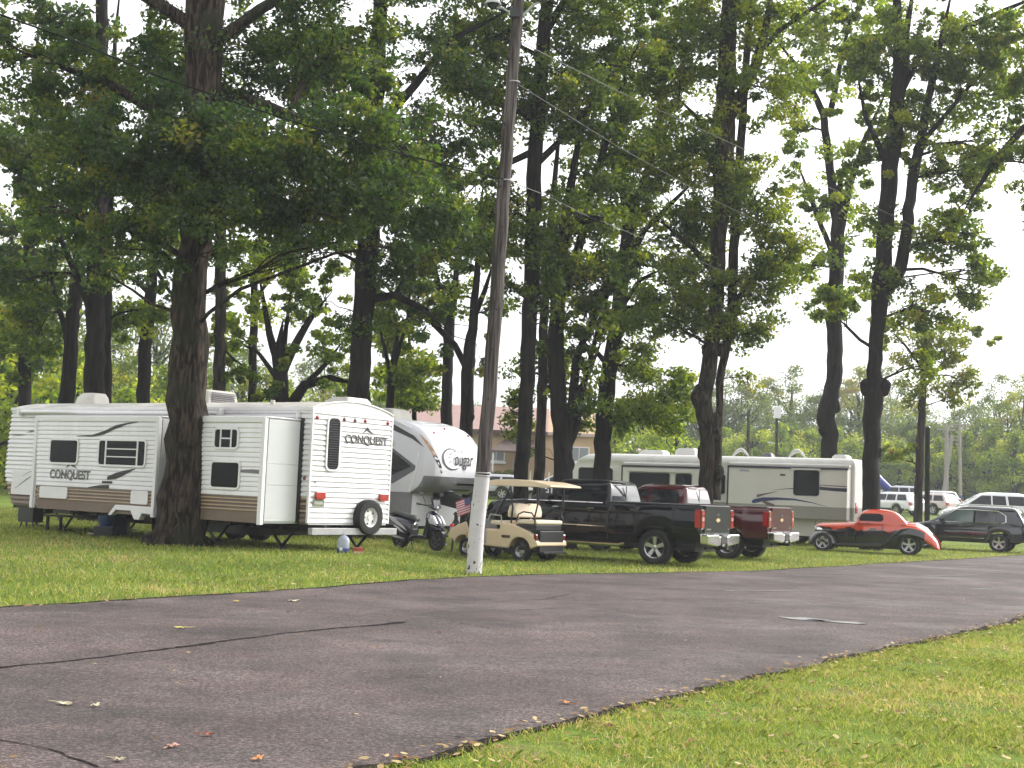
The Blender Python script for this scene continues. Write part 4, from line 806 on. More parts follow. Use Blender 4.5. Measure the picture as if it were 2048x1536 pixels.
    # pin box, gooseneck and landing legs
    mb=MB(); mb.prism([(-1.4,1.5),(-.4,1.5),(.35,1.28),(.45,1.05),(.2,1.05),(-1.2,1.3)],1.0,1.4); mb.cyl((.32,1.2,1.1),(.32,1.2,.9),.05); mb.build('pin_box',blkm,T,bevel=.015)
    for y in (.5,1.9): mb=MB(); mb.box(-1.05,-.95,y-.05,y+.05,gz+.3,1.5); mb.box(-1.03,-.97,y-.03,y+.03,gz,gz+.4); mb.box(-1.1,-.9,y-.1,y+.1,gz-.01,gz+.03); mb.build('landing_leg',steelg,T)
    for y in (.12,2.3):
        for x in (-5.2,-6.1): wheel(T,x,y,gz+.36,.36,.22,'steel',side=-1 if y<1 else 1)
    MB().box(-8.4,-1.1,.5,2.0,.5,.62).build('chassis',blkm,T)
    ac=stack(MB(),[(3.42,-2.9,-2.0,.8,1.7),(3.66,-2.8,-2.1,.85,1.65),(3.70,-2.7,-2.2,.9,1.6)],.1,3).build('air_conditioner',roofw2,T,smooth=40)
    # king pin tripod
    K=at(913,1018,34.0); kz=gh(K.x,K.y); S=empty('pin_tripod',(K.x,K.y,kz),.3,'black tripod jack stand under the camper hitch, beside the scooter','jack stand'); h=1.0-kz
    MB().cyl((0,0,h*.55),(0,0,h+.02),.05).build('post',blkm,S)
    for k,an in enumerate((2.6,-.5,4.4)): MB().tube([(0,0,h*.88),(.5*math.cos(an),.3*math.sin(an),0)],.022,6).build('leg',blkm,S)
    MB().lathe([(.08,0),(.08,.03),(.001,.03)],(0,0,h*.95),'z',12).build('head_plate',blkm,S)
fifth_wheel()
# ------------------------------------------------------------ car body helper
def car_body(xs,zb,zt,hw,prof=None,crown=.03,matf=None):
    prof=prof or [(0,.955),(.08,.985),(.25,1.0),(.5,1.0),(.72,.985),(.87,.96),(.95,.925),(1,.86)]
    mb=MB(); vs=[]; K=len(prof); sec=2*K+1
    for x in xs:
        b,t,h=zb(x),zt(x),hw(x)
        L=[(x,h*p[1],b+(t-b)*p[0]) for p in prof]; Rr=[(x,-q[1],q[2]) for q in L[::-1]]
        vs+=L+[(x,0,t+crown)]+Rr
    fs=[];ms=[]
    for i in range(len(xs)-1):
        for k in range(sec-1):
            a=i*sec+k; fs.append((a,a+1,a+1+sec,a+sec)); xm=(xs[i]+xs[i+1])/2; zm=(vs[a][2]+vs[a+1][2])/2
            ms.append(matf(xm,zm,vs[a][1]) if matf else 0)
        a=i*sec; fs.append((a,a+sec,a+2*sec-1,a+sec-1)); ms.append(0)
    fs.append(tuple(range(sec))[::-1]); ms.append(matf(xs[0],.8,0) if matf else 0); n=(len(xs)-1)*sec; fs.append(tuple(n+k for k in range(sec))); ms.append(matf(xs[-1],.8,0) if matf else 0)
    return mb.add(vs,fs,ms)
def arch_xs(x0,x1,wheels,r,extra=()):
    s=set(list(np.linspace(x0,x1,26))+list(extra))
    for c in wheels:
        for k in range(-10,11): s.add(c+r*math.sin(pi/2*k/10))
        s.add(c-r-.004); s.add(c+r+.004)
    return sorted(x for x in s if x0<=x<=x1)
def arch(x,base,wheels,r,cz):
    for c in wheels:
        if abs(x-c)<r: return max(base,cz+math.sqrt(max(0,r*r-(x-c)**2)))
    return base
def lev(levels,z,i):
    return float(np.interp(z,[l[0] for l in levels],[l[i] for l in levels]))
def side_glass(parent,levels,poly,m,s=1,eps=.008,name='side_window'):
    vs=[(x,(lev(levels,z,4)+eps) if s>0 else (lev(levels,z,3)-eps),z) for x,z in poly]; n=len(vs)
    vs2=[(x,y-.006*s,z) for x,y,z in vs]
    return MB().add(vs+vs2,[tuple(range(n)),tuple(range(2*n-1,n-1,-1))]+[(k,(k+1)%n,n+(k+1)%n,n+k) for k in range(n)]).build(name,m,parent)
def end_glass(parent,levels,zs,ins,m,front,eps=.01,name='windscreen'):
    i=2 if front else 1; sg=1 if front else -1; z0,z1=zs
    vs=[]
    for z in (z0,z1):
        x=lev(levels,z,i)+eps*sg
        vs+= [(x,lev(levels,z,3)+ins,z),(x,lev(levels,z,4)-ins,z)]
    vs=[vs[0],vs[1],vs[3],vs[2]]; v2=[(x-.006*sg,y,z) for x,y,z in vs]
    return MB().add(vs+v2,[(0,1,2,3),(7,6,5,4)]+[(k,(k+1)%4,4+(k+1)%4,4+k) for k in range(4)]).build(name,m,parent)
def interp(pts):
    X=[p[0] for p in pts];Z=[p[1] for p in pts]; return lambda x: float(np.interp(x,X,Z))
# ------------------------------------------------------------ pickups
def pickup(pos,a,paint,tailm,label,decal_mark=False):
    n=(math.sin(a),math.cos(a)); T=empty('pickup_truck',(pos[0]+n[0]*.9,pos[1]+n[1]*.9,0),pi-a,label,'pickup truck')
    WB=3.95; wh=[0,WB]; xs=arch_xs(-1.15,4.95,wh,.50,(1.23,1.25,1.27))
    zt=interp([(-1.15,1.45),(1.24,1.45),(1.25,1.40),(3.3,1.42),(3.5,1.44),(4.6,1.36),(4.85,1.25),(4.95,1.05)])
    hw=interp([(-1.15,.97),(-1.0,1.0),(-.6,1.0),(-.45,1.03),(.45,1.03),(.6,1.0),(3.4,1.0),(3.5,1.03),(4.5,1.02),(4.8,.95),(4.95,.85)])
    zb=lambda x: arch(x,.60 if (x<-.4) else .50,wh,.50,.43)
    car_body(xs,zb,zt,hw,crown=.0).build('body',paint,T,smooth=35)
    LV=[(1.38,1.27,3.62,-.93,.93),(1.55,1.28,3.40,-.885,.885),(1.84,1.33,2.86,-.77,.77),(1.93,1.40,2.72,-.70,.70),(1.975,1.52,2.55,-.60,.60)]
    stack(MB(),LV,.10,4).build('cab',paint,T,smooth=40)
    g=glass2
    side_glass(T,LV,[(1.52,1.45),(2.42,1.45),(2.42,1.82),(1.62,1.82),(1.52,1.7)],g); side_glass(T,LV,[(2.50,1.45),(3.42,1.45),(2.92,1.82),(2.50,1.82)],g)
    side_glass(T,LV,[(1.52,1.45),(2.42,1.45),(2.42,1.82),(1.62,1.82),(1.52,1.7)],g,-1); side_glass(T,LV,[(2.50,1.45),(3.42,1.45),(2.92,1.82),(2.50,1.82)],g,-1)
    bw=end_glass(T,LV,(1.47,1.86),.10,mat('rear_glass',(.03,.035,.04),.05,spec=.5),False,name='rear_window')
    MB().box(1.27,1.285,-.012,.012,1.47,1.84).build('divider',blk,bw); end_glass(T,LV,(1.50,1.88),.08,g,True)
    MB().box(1.45,1.50,-.14,.14,1.90,1.93).build('third_brake_light',redl,T)
    MB().box(-1.10,1.22,-.88,.88,1.41,1.462).build('bed_cover',mat('tonneau',(.02,.02,.022),.5),T,bevel=.01)
    s=MB()
    for y in (1.002,-1.012): s.box(1.238,1.256,y-.002,y+.012,.56,1.40)
    for x in (2.46,3.55): s.box(x,x+.012,.992,1.007,.62,1.38)
    s.build('door_gap',blk,T)
    for x in (1.62,2.62): MB().tube([(x,1.03,1.27),(x+.18,1.035,1.27)],.016,6).build('door_handle',chrome,T)
    MB().box(1.4,3.5,.985,1.015,1.405,1.425).build('belt_trim',chrome,T); MB().box(1.3,3.4,1.0,1.014,.84,.862).build('side_moulding',chrome,T)
    MB().tube([(.75,1.06,.47),(.9,1.09,.43),(3.2,1.09,.43),(3.35,1.06,.47)],.045,8).build('running_board',chrome,T)
    for c in wh:
        for y in (.87,-.87): wheel(T,c,y,.42,.42,.28,'five',1 if y>0 else -1)
    # mirror
    mb=MB(); mb.box(3.0,3.1,1.04,1.28,1.42,1.72); mb.tube([(3.1,.96,1.45),(3.08,1.1,1.5)],.03,6); mb.build('wing_mirror',blk,T,bevel=.02)
    # tail
    tg=MB().prism(rrect(-.78,.78,.80,1.44,.04,2),-1.185,-1.145,0,'x').build('tailgate',tailm,T,bevel=.012)
    MB().prism(rrect(-.76,.76,1.36,1.45,.02,2),-1.20,-1.18,0,'x').build('tailgate_lip',tailm,tg,bevel=.008)
    MB().prism([(-.11,1.14),(-.04,1.14),(-.04,1.165),(.04,1.165),(.04,1.14),(.11,1.14),(.11,1.09),(.04,1.09),(.04,1.065),(-.04,1.065),(-.04,1.09),(-.11,1.09)],-1.195,-1.186,0,'x').build('emblem',mat('gold_badge',(.75,.6,.32),.3,metal=.6),tg)
    MB().box(-1.193,-1.186,-.1,.1,1.22,1.27).build('handle',blk,tg); mb=MB(); mb.box(-1.193,-1.187,.42,.68,.88,.915); mb.box(-1.193,-1.187,-.68,-.60,.88,.915); mb.build('badge_lettering',chrome,tg)
    for y in (.89,-.89):
        l=MB().prism(rrect(y-.095,y+.095,.90,1.36,.04,2),-1.185,-1.0,0,'x').build('tail_light',darkred,T,bevel=.012); sy=.10 if y>0 else -.10; mb=MB(); mb.box(-1.193,-1.184,y-.07,y+.07,1.22,1.32); mb.box(-1.193,-1.184,y-.07,y+.07,.94,1.06); mb.box(-1.15,-1.02,y+sy*.9,y+sy*1.02,.94,1.32); mb.build('red_lens',redl,l); MB().box(-1.196,-1.184,y-.06,y+.06,1.09,1.18).build('reverse_lens',mat('pale_lens',(.6,.25,.24),.2,coat=1),l)
    mb=MB(); mb.prism([(-.98,.56),(-.98,.78),(-.35,.78),(-.28,.74),(.28,.74),(.35,.78),(.98,.78),(.98,.56),(.35,.50),(-.35,.50)],-1.36,-1.16,0,'x'); mb.build('bumper',chrome,T,bevel=.03)
    MB().prism(rrect(-.17,.17,.56,.74,.03,2),-1.368,-1.35,0,'x').build('plate_recess',blk,T)
    mb=MB(); mb.box(-1.45,-1.1,-.05,.05,.42,.50); mb.tube([(-1.1,-.5,.45),(-1.1,.5,.45)],.035,6); mb.cyl((-1.42,0,.5),(-1.42,0,.58),.025); mb.build('hitch',blkm,T)
    MB().box(-.9,4.7,-.6,.6,.36,.62).build('chassis',blkm,T); MB().tube([(-.9,.62,.42),(-.2,.62,.42)],.06,8).build('exhaust',blkm,T)
    MB().prism(rrect(-.75,.75,.65,1.2,.06,2),4.9,4.99,0,'x').build('grille',chrome,T,bevel=.02)
    for y in (.8,-.8): MB().box(4.75,4.93,y-.14,y+.14,.95,1.2).build('headlight',mat('clear_lens',(.6,.6,.62),.1),T,bevel=.03)
    MB().prism([(-.95,.5),(-.95,.78),(.95,.78),(.95,.5)],4.9,5.08,0,'x').build('front_bumper',chrome,T,bevel=.04)
    if decal_mark:
        mb=MB(); mb.box(2.9,2.94,0,.004,1.56,1.74); mb.box(2.9,3.0,0,.004,1.72,1.75); mb.box(3.0,3.03,0,.004,1.52,1.70); mb.box(2.99,3.08,0,.004,1.60,1.63)
        o=mb.build('window_sticker',whitetrim,T); o.location=(0,.865,0); o.rotation_euler=(R(0),0,0)
    return T
pk_black=mat('paint_black',(.002,.002,.004),.07,coat=.1,spec=.3); pk_grey=mat('paint_black_tailgate',(.014,.015,.016),.22,coat=0,spec=.25)
pk_mar=mat('paint_maroon',(.060,.004,.009),.1,coat=.5,spec=.5)
pickup((3.57,32.05),.55,pk_black,pk_grey,'glossy black crew cab pickup parked in the middle behind the golf cart',True)
pickup((6.08,36.9),.55,pk_mar,mat('paint_maroon_tailgate',(.060,.012,.013),.22,spec=.25),'dark maroon pickup parked just behind the black pickup')
# ------------------------------------------------------------ motorhome
def motorhome():
    a=.611; T=empty('motorhome',(13.0,50.5,0),pi-a,'long cream motorhome with blue swooshes parked behind the two pickups','motorhome')
    cream=mat('motorhome_cream',(.68,.645,.625),.3,coat=.2,var=.05,scale=.8); cream2=mat('motorhome_grey',(.30,.28,.26),.35,var=.06,scale=1); roofc=mat('motorhome_roof',(.70,.68,.66),.4,var=.12,scale=1.2); navy=mat('navy_stripe',(.02,.02,.05),.3); maroon_s=mat('mauve_stripe',(.16,.09,.11),.35)
    fx=interp([(.4,12.5),(1.2,12.74),(2.2,12.72),(2.8,12.5),(3.1,12.2),(3.3,11.8),(3.35,11.4)])
    def mf(z,nx,ny,xm):
        if z>3.02: return 1
        if z<.98: return 0
        if z<1.5: return 2
        return 0
    stack(MB(),[(z,0,fx(z),-2.5-o,o) for z,o in ((.35,0),(.45,.0),(.97,0),(.985,0),(1.48,0),(1.50,0),(2.2,0),(2.8,0),(3.0,0),(3.06,.03),(3.18,.02))]+[(3.3,.06,fx(3.3),-2.42,-.08),(3.35,.3,fx(3.35),-2.2,-.3)],.10,4,mf).build('body',[cream,roofc,cream2],T,smooth=40)
    def sl(x0,x1,z0,z1,pr,name='slide_out'):
        lv=[(z0,x0,x1,.01,pr),(1.49,x0,x1,.01,pr),(1.495,x0,x1,.01,pr),(z1,x0,x1,.01,pr)]
        S=stack(MB(),lv,.02,2,lambda z,nx,ny,xm: 2 if (z<1.49 and z0<1.4) else 0).build(name,[cream,roofc,cream2],T,smooth=40)
        mb=MB(); mb.box(x0-.04,x1+.04,pr-.02,pr+.03,z1-.05,z1+.03); mb.build('top_rail',navy if name=='slide_out' else blk,S)
        MB().tube([(x0-.03,pr*.6,z1+.10),(x1+.03,pr*.6,z1+.10)],.06,10).build('awning_roll',roofc,S,smooth=40)
        mb=MB(); mb.box(x1,x1+.05,.0,pr+.012,z0,z1); mb.build('edge_seal',navy,S); return S
    R1=sl(.12,4.98,1.02,2.94,.42); R2=sl(6.3,9.8,1.45,2.84,.42)
    fr=cream
    window(R1,1.73,2.37,1.0,.93,.42,frame=navy,fr=.02,r=.09); 
    mb=MB(); mb.box(1.15,2.32,.43,.52,2.86,2.92); mb.build('window_awning',roofc,R1)
    for x,w_ in ((8.52,1.86),(6.95,.72)): window(R2,x,2.2,w_,.74,.42,frame=cream2,fr=.03,r=.08)
    MB().box(6.6,9.55,.43,.50,2.62,2.68).build('window_awning',roofc,R2)
    window(T,5.5,2.22,.32,.76,.0,frame=navy,fr=.02,r=.08)
    window(T,11.35,2.42,1.7,.62,.0,frame=cream,fr=.02,r=.12)
    ws=MB(); ws.prism([(-2.3,1.75),(-.2,1.75),(-.25,2.75),(-2.25,2.75)],12.73,12.75,0,'x'); ws.build('windscreen',glass2,T)
    MB().box(5.12,5.16,.01,.05,1.9,2.5).build('grab_handle',chrome,T)
    P=.425
    decal(R1,'stripe',[(.12,2.08,2.22),(.7,2.10,2.22),(1.2,2.13,2.25)],P,navy); decal(R1,'stripe',[(.12,2.26,2.30),(1.2,2.29,2.32)],P,maroon_s)
    decal(R1,'swoosh',[(.9,1.50,1.51),(1.5,1.62,1.65),(2.2,1.69,1.76),(2.9,1.68,1.78),(3.5,1.60,1.76),(3.85,1.52,1.68),(3.95,1.53,1.62)],P,mat('blue_swoosh',(.03,.045,.14),.3))
    decal(R1,'swoosh',[(3.0,1.42,1.5),(3.3,1.46,1.60),(3.5,1.56,1.64)],P,maroon_s); decal(R1,'swoosh',[(2.9,2.0,2.01),(3.4,1.86,1.92),(3.75,1.74,1.86)],P,maroon_s); decal(R1,'swoosh',[(2.25,2.13,2.17),(2.8,2.08,2.10),(3.1,2.04,2.045)],P,maroon_s)
    MB().box(4.1,4.5,.42,.426,2.74,2.82).build('badge_lettering',mat('badge_lilac',(.35,.34,.45),.4),R1); MB().box(2.6,2.8,.42,.44,2.62,2.68).build('vent_cover',blk,R1)
    MB().box(.02,12.4,.0,.012,.955,1.0).build('side_moulding',whitetrim,T)
    s=MB(); 
    for x in (1.5,3.2,5.2,8.0,9.6): s.box(x,x+.015,.0,.006,.4,.95)
    s.build('hatch_gap',blk,T)
    for x in (3.1,3.9,10.6):
        for y in (-.12,-2.38): wheel(T,x,y,.46,.46,.26,'steel',1 if y>-1 else -1)
    MB().box(.3,12,-2.2,-.3,.28,.45).build('chassis',blkm,T)
    for y in (-.25,-2.25): MB().box(-.03,.0,y-.08,y+.08,1.3,1.7).build('tail_light',redl,T)
    def gear(name,x,y,l,w_,h_,m=roofc): return stack(MB(),[(3.30,x-l/2,x+l/2,y-w_/2,y+w_/2),(3.30+h_*.7,x-l/2+.05,x+l/2-.05,y-w_/2+.05,y+w_/2-.05),(3.30+h_,x-l/2+.14,x+l/2-.14,y-w_/2+.1,y+w_/2-.1)],.08,3).build(name,m,T,smooth=40)
    gear('air_conditioner',7.6,-1.2,1.0,.8,.36); gear('air_conditioner',9.2,-1.2,1.2,.7,.26); gear('roof_vent',.9,-1.0,.7,.6,.22); gear('roof_vent',3.9,-.9,.5,.5,.24,mat('smoke_vent',(.10,.10,.10),.4))
    for x in (5.0,2.6):
        pts=[(x+.38-.1*k,-.7,3.33+.30*math.sin(min(pi,k*.42))) for k in range(8)]; MB().tube(pts,[.02,.05,.07,.08,.08,.06,.05,.03],8).build('vent_hood',roofc,T,smooth=50)
    return T
motorhome()
# ------------------------------------------------------------ red and black street rod coupe
def hotrod():
    a=.36; n=(math.sin(a),math.cos(a)); pos=(13.54,45.3); T=empty('hot_rod_coupe',(pos[0]+n[0]*.72,pos[1]+n[1]*.72,0),pi-a,'low orange-red over black vintage street rod coupe with big rear fenders','car')
    red=mat('paint_orange_red',(.60,.060,.018),.15,coat=1,var=.12,scale=1.5); bk=mat('paint_gloss_black',(.006,.005,.006),.1,coat=1)
    WB=2.85
    zt=interp([(-.75,.70),(-.55,.90),(-.2,1.06),(.2,1.10),(.6,1.08),(1.75,1.02),(2.0,.99),(3.05,.90),(3.15,.86)])
    hw=interp([(-.75,.40),(-.5,.55),(0,.66),(.5,.74),(1.5,.72),(2.0,.62),(3.0,.36),(3.15,.30)])
    zb=interp([(-.75,.45),(-.4,.36),(.4,.22),(2.4,.22),(3.15,.34)])
    mf=lambda x,z,y: 0 if z>(.80+.045*math.sin(x*7)+.02*math.sin(x*17)) else 1
    pf=[(0,.93),(.1,.97),(.25,.99)]+[(.4+.02*k,1.0) for k in range(14)]+[(.70,.99),(.76,.975),(.82,.95),(.9,.90),(.96,.82),(1,.68)]
    car_body(list(np.linspace(-.75,3.15,150)),zb,zt,hw,prof=pf,crown=.05,matf=mf).build('body',[red,bk],T,smooth=50)
    LV=[(1.0,.05,1.80,-.66,.66),(1.08,.08,1.76,-.64,.64),(1.28,.26,1.68,-.56,.56),(1.40,.42,1.58,-.50,.50),(1.47,.6,1.45,-.40,.40),(1.50,.8,1.25,-.25,.25)]
    stack(MB(),LV,.16,6).build('cab',red,T,smooth=60)
    for s in (1,-1): side_glass(T,LV,[(.92,1.09),(1.62,1.09),(1.66,1.17),(1.58,1.33),(1.0,1.35),(.88,1.30),(.85,1.17)],glass,s)
    end_glass(T,LV,(1.14,1.32),.10,glass,True); end_glass(T,LV,(1.18,1.34),.25,glass,False,name='rear_window')
    # rear fenders: long teardrops over the wheels
    def fender(c,y,pts,w_,m,name,th=.0):
        # pts: outline over the wheel (x,z) outer; inner follows wheel circle
        vs=[];fs=[];K=7
        for x,z,wz in pts:
            for k in range(K):
                t=k/(K-1)*pi/2; vs.append((x,y+(math.sin(t)*wz)*(1 if y>0 else -1)-(0),z-(1-math.cos(t))*wz*1.15))
        for i in range(len(pts)-1):
            for k in range(K-1): q=i*K+k; fs.append((q,q+1,q+1+K,q+K))
        o=MB().add(vs,fs,[1 if (f[0]%K>=3 and name=='rear_fender' and vs[f[0]][0]>-.42) else 0 for f in fs]).build(name,[m,bk],T,smooth=70)
        so=o.modifiers.new('solid','SOLIDIFY'); so.thickness=.03; return o
    for s in (1,-1):
        fender(0,.50*s,[(.95,.40,.20),(.75,.62,.26),(.5,.86,.30),(.25,.99,.33),(0,1.04,.35),(-.25,1.0,.35),(-.5,.90,.34),(-.72,.74,.32),(-.88,.56,.28),(-.98,.40,.16)],.3,red,'rear_fender')
        fender(0,.45*s,[(2.35,.36,.22),(2.5,.52,.28),(2.7,.66,.32),(2.9,.70,.33),(3.1,.66,.32),(3.28,.52,.28),(3.36,.40,.15)],.3,bk,'front_fender')
    MB().prism([(.9,.22),(2.4,.20),(2.4,.30),(.9,.34)],.55,.80).build('running_board',bk,T,bevel=.02)
    for c,r in ((0,.345),(WB,.31)):
        for y in (.70,-.70): wheel(T,c,y,r,r,.26 if c==0 else .2,'five',1 if y>0 else -1,rimr=.68,rimm=alum)
    MB().prism(rrect(-.22,.22,.36,.84,.1,4),3.14,3.2,0,'x').build('grille',chrome,T,bevel=.02)
    for y in (.38,-.38): MB().lathe([(.001,-.16),(.06,-.1),(.09,0),(.09,.05),(.001,.06)],(0,0,0),'x',14).build('headlight',chrome,T,smooth=50,loc=(3.05,y,.72))
    for y in (.45,-.45): MB().lathe([(.05,0),(.05,-.04),(.001,-.05)],(0,0,0),'x',12).build('tail_light',redl,T,loc=(-.76,y*.8,.62))
    MB().tube([(-.85,-.5,.42),(-.88,0,.42),(-.85,.5,.42)],.025,6).build('rear_bumper',chrome,T); MB().box(1.3,1.42,.66,.70,1.02,1.04).build('door_handle',chrome,T)
    mb=MB(); mb.tube([(1.62,.60,1.12),(1.64,.74,1.16)],.01,6); mb.lathe([(.001,-.02),(.05,0),(.001,.03)],(1.64,.76,1.17),'x',10); mb.build('wing_mirror',chrome,T)
    MB().box(.1,3.0,-.4,.4,.17,.26).build('chassis',blkm,T)
    s_=MB()
    for x in (.86,1.78): s_.box(x,x+.012,.700,.745,.36,1.0)
    s_.build('door_gap',blk,T)
hotrod()
# ------------------------------------------------------------ generic sport utility car
def suv(pos,a,paint,label,group=None,L0=-1.05,WB=2.85,front=3.75,h=1.75,glassm=None,detail=True,name='parked_car',cat='car',z=0,rear_slope=.35,hood=1.12,wr=.37,ws=None,chrome_line=True,scale=1,facing=1):
    n=(math.sin(a),math.cos(a)); T=empty(name,(pos[0]+n[0]*.85,pos[1]+n[1]*.85,z),(pi-a) if facing>0 else -a,label,cat,group); T.scale=(scale,)*3
    wh=[0,WB]; belt=h*.62
    xs=arch_xs(L0,front,wh,wr+.06)
    zt=interp([(L0,belt*.9),(L0+.12,belt),(1.0,belt),(2.5,belt*.985),(front-.9,hood*.96),(front-.2,hood*.82),(front,hood*.62)])
    hw=interp([(L0,.82),(L0+.25,.92),(-.3,.955),(WB,.955),(front-.3,.88),(front,.66)])
    zb=lambda x: arch(x,.34 if L0+.3<x<front-.3 else .42,wh,wr+.06,wr)
    def mf(x,z_,y): return 1 if z_<.46 else 0
    car_body(xs,zb,zt,hw,crown=.02,matf=mf).build('body',[paint,blk],T,smooth=40)
    w0=ws or front-.95
    LV=[(belt-.03,L0+.06,w0,-.88,.88),(belt+.02,L0+.09,w0-.10,-.86,.86),(h*.9,L0+rear_slope,w0-1.0,-.70,.70),(h*.965,L0+rear_slope+.1,w0-1.25,-.64,.64),(h,L0+rear_slope+.35,w0-1.6,-.52,.52)]
    stack(MB(),LV,.12,4).build('roof',paint,T,smooth=45)
    g=glassm or glass2; zl,zh=belt+.05,h*.90; xf=lambda z_: lev(LV,z_,2)-.14; xr=lambda z_: lev(LV,z_,1)+.10
    xm=.95; xq=.10
    for s in (1,-1):
        side_glass(T,LV,[(xm+.04,zl),(xf(zl)-.12,zl),(xf(zh)-.02,zh),(xm+.04,zh)],mat('clear_glass',(.10,.13,.13),.04,spec=.8) if detail else g,s)
        side_glass(T,LV,[(xq+.06,zl),(xm-.04,zl),(xm-.04,zh),(xq+.1,zh)],g,s)
        side_glass(T,LV,[(xr(zl)+.05,zl),(xq-.08,zl),(xq-.02,zh),(xr(zh)+.02,zh)],g,s,name='quarter_window')
    end_glass(T,LV,(belt+.05,h*.89),.10,g,False,name='rear_window'); end_glass(T,LV,(belt+.03,h*.9),.10,g,True)
    for c in wh:
        for y in (.84,-.84): wheel(T,c,y,wr,wr,.23,'five' if detail else 'six',1 if y>0 else -1,rimr=.66)
    for y in (.72,-.72): MB().prism(rrect(y-.13,y+.13,belt-.26,belt-.06,.03,2),L0-.015,L0+.10,0,'x').build('tail_light',redl,T,bevel=.01)
    for y in (.68,-.68): MB().box(front-.18,front-.03,y-.16,y+.16,hood*.60,hood*.74).build('headlight',mat('clear_lens',(.6,.6,.62),.1),T,bevel=.02)
    MB().prism(rrect(-.85,.85,.36,.58,.06,2),L0-.08,L0+.1,0,'x').build('bumper',paint,T,bevel=.02); MB().box(L0-.085,L0-.08+.003,-.16,.16,.62-.2,.72-.2).build('licence_plate',whitetrim,T)
    if detail:
        y=lev(LV,zl,4)+.014; yy=lev(LV,zh,4)+.012
        loop=[(xq-.35,y,zl+.04),(xq-.2,y,zl-.02),(xm,y,zl-.03),(xf(zl)-.1,y,zl-.03),(xf(zh)-.0,yy,zh+.02),(xm,yy,zh+.03),(xq-.05,yy,zh+.01),(xq-.33,(y+yy)/2,(zl+zh)/2+.06),(xq-.35,y,zl+.04)]
        MB().tube(loop,.016,6).build('window_trim',chrome,T)
        MB().box(.55,2.3,.945,.965,.50,.535).build('side_moulding',chrome,T)
        for s in (1,-1): MB().tube([(L0+.6,.60*s,h+.0),(L0+.75,.60*s,h+.045),(w0-1.5,.60*s,h+.045),(w0-1.35,.60*s,h-.01)],.014,6).build('roof_rail',chrome,T)
        for x in (.35,1.35): MB().tube([(x,.97,belt-.12),(x+.16,.97,belt-.12)],.012,6).build('door_handle',chrome,T)
        mb=MB(); mb.box(w0-.75,w0-.55,.90,1.10,belt+.0,belt+.15); mb.build('wing_mirror',paint,T,bevel=.03)
        s=MB(); 
        for x in (xm,w0-.62): s.box(x,x+.01,.948,.958,.5,belt-.05)
        s.build('door_gap',blk,T)
    return T
suv((19.27,52.7),.5,mat('paint_dark_navy',(.010,.010,.016),.1,coat=1),'dark navy sport utility car with chrome window trim at the right edge',name='parked_suv',h=1.76,glassm=mat('rear_tint',(.03,.032,.045),.05,coat=.6))
wp=mat('paint_white',(.70,.70,.72),.2,coat=.6); sp_=mat('paint_silver',(.45,.46,.50),.25,coat=.6,metal=.3); pk=mat('paint_champagne',(.52,.44,.42),.25,coat=.6)
gc='cars parked in the field beyond the motorhome'
def far_car(px,Y,a,paint,label,facing=1,**k):
    p=at(px,950,Y); z=gh(p.x,Y); k.setdefault('detail',False); return suv((p.x,Y),a,paint,label,gc,z=z,facing=facing,**k)
far_car(2020,76,.15,wp,'white van roof and windows showing above the navy car at the right edge',h=2.0,rear_slope=.12,name='parked_van',cat='van',front=3.6,facing=1)
far_car(1795,88,1.0,wp,'white hatchback nearest the round-burl trunk, seen from behind',h=1.55)
far_car(1822,112,.3,sp_,'silver car half hidden beyond the white hatchback',h=1.6)
far_car(1868,92,.9,pk,'champagne car behind the slender reddish tree',h=1.5)
far_car(1893,104,.4,wp,'white car at the right end of the far row, low hood toward the field',h=1.45)
far_car(1006,80,.25,sp_,'silver car roof just right of the pole, in front of the hedge',h=1.5)
far_car(1158,82,.2,wp,'white car beyond the black pickup, left of the motorhome front',h=1.6)
def utility_cart():
    p=at(1098,950,78); T=empty('box_truck',(p.x,78,gh(p.x,78)),.2,'small white flatbed truck glimpsed between the black trunks','truck','cars parked in the field beyond the motorhome')
    MB().box(-1.4,.9,-.8,.8,.7,.85).build('bed',wp,T,bevel=.02); stack(MB(),[(.5,.9,2.2,-.8,.8),(1.2,.9,2.15,-.78,.78),(1.75,1.0,1.7,-.66,.66)],.1,3).build('cab',wp,T,smooth=40)
    mb=MB()
    for x in (-1.3,-.2,.8): mb.box(x,x+.06,-.75,-.7,.85,1.8)
    mb.build('rack',wp,T)
    for x in (-.8,1.6):
        for y in (.75,-.75): wheel(T,x,y,.35,.35,.2,'steel',1 if y>0 else -1)
    MB().box(1.1,1.8,-.80,-.795,1.25,1.6).build('side_window',glass2,T)
utility_cart()
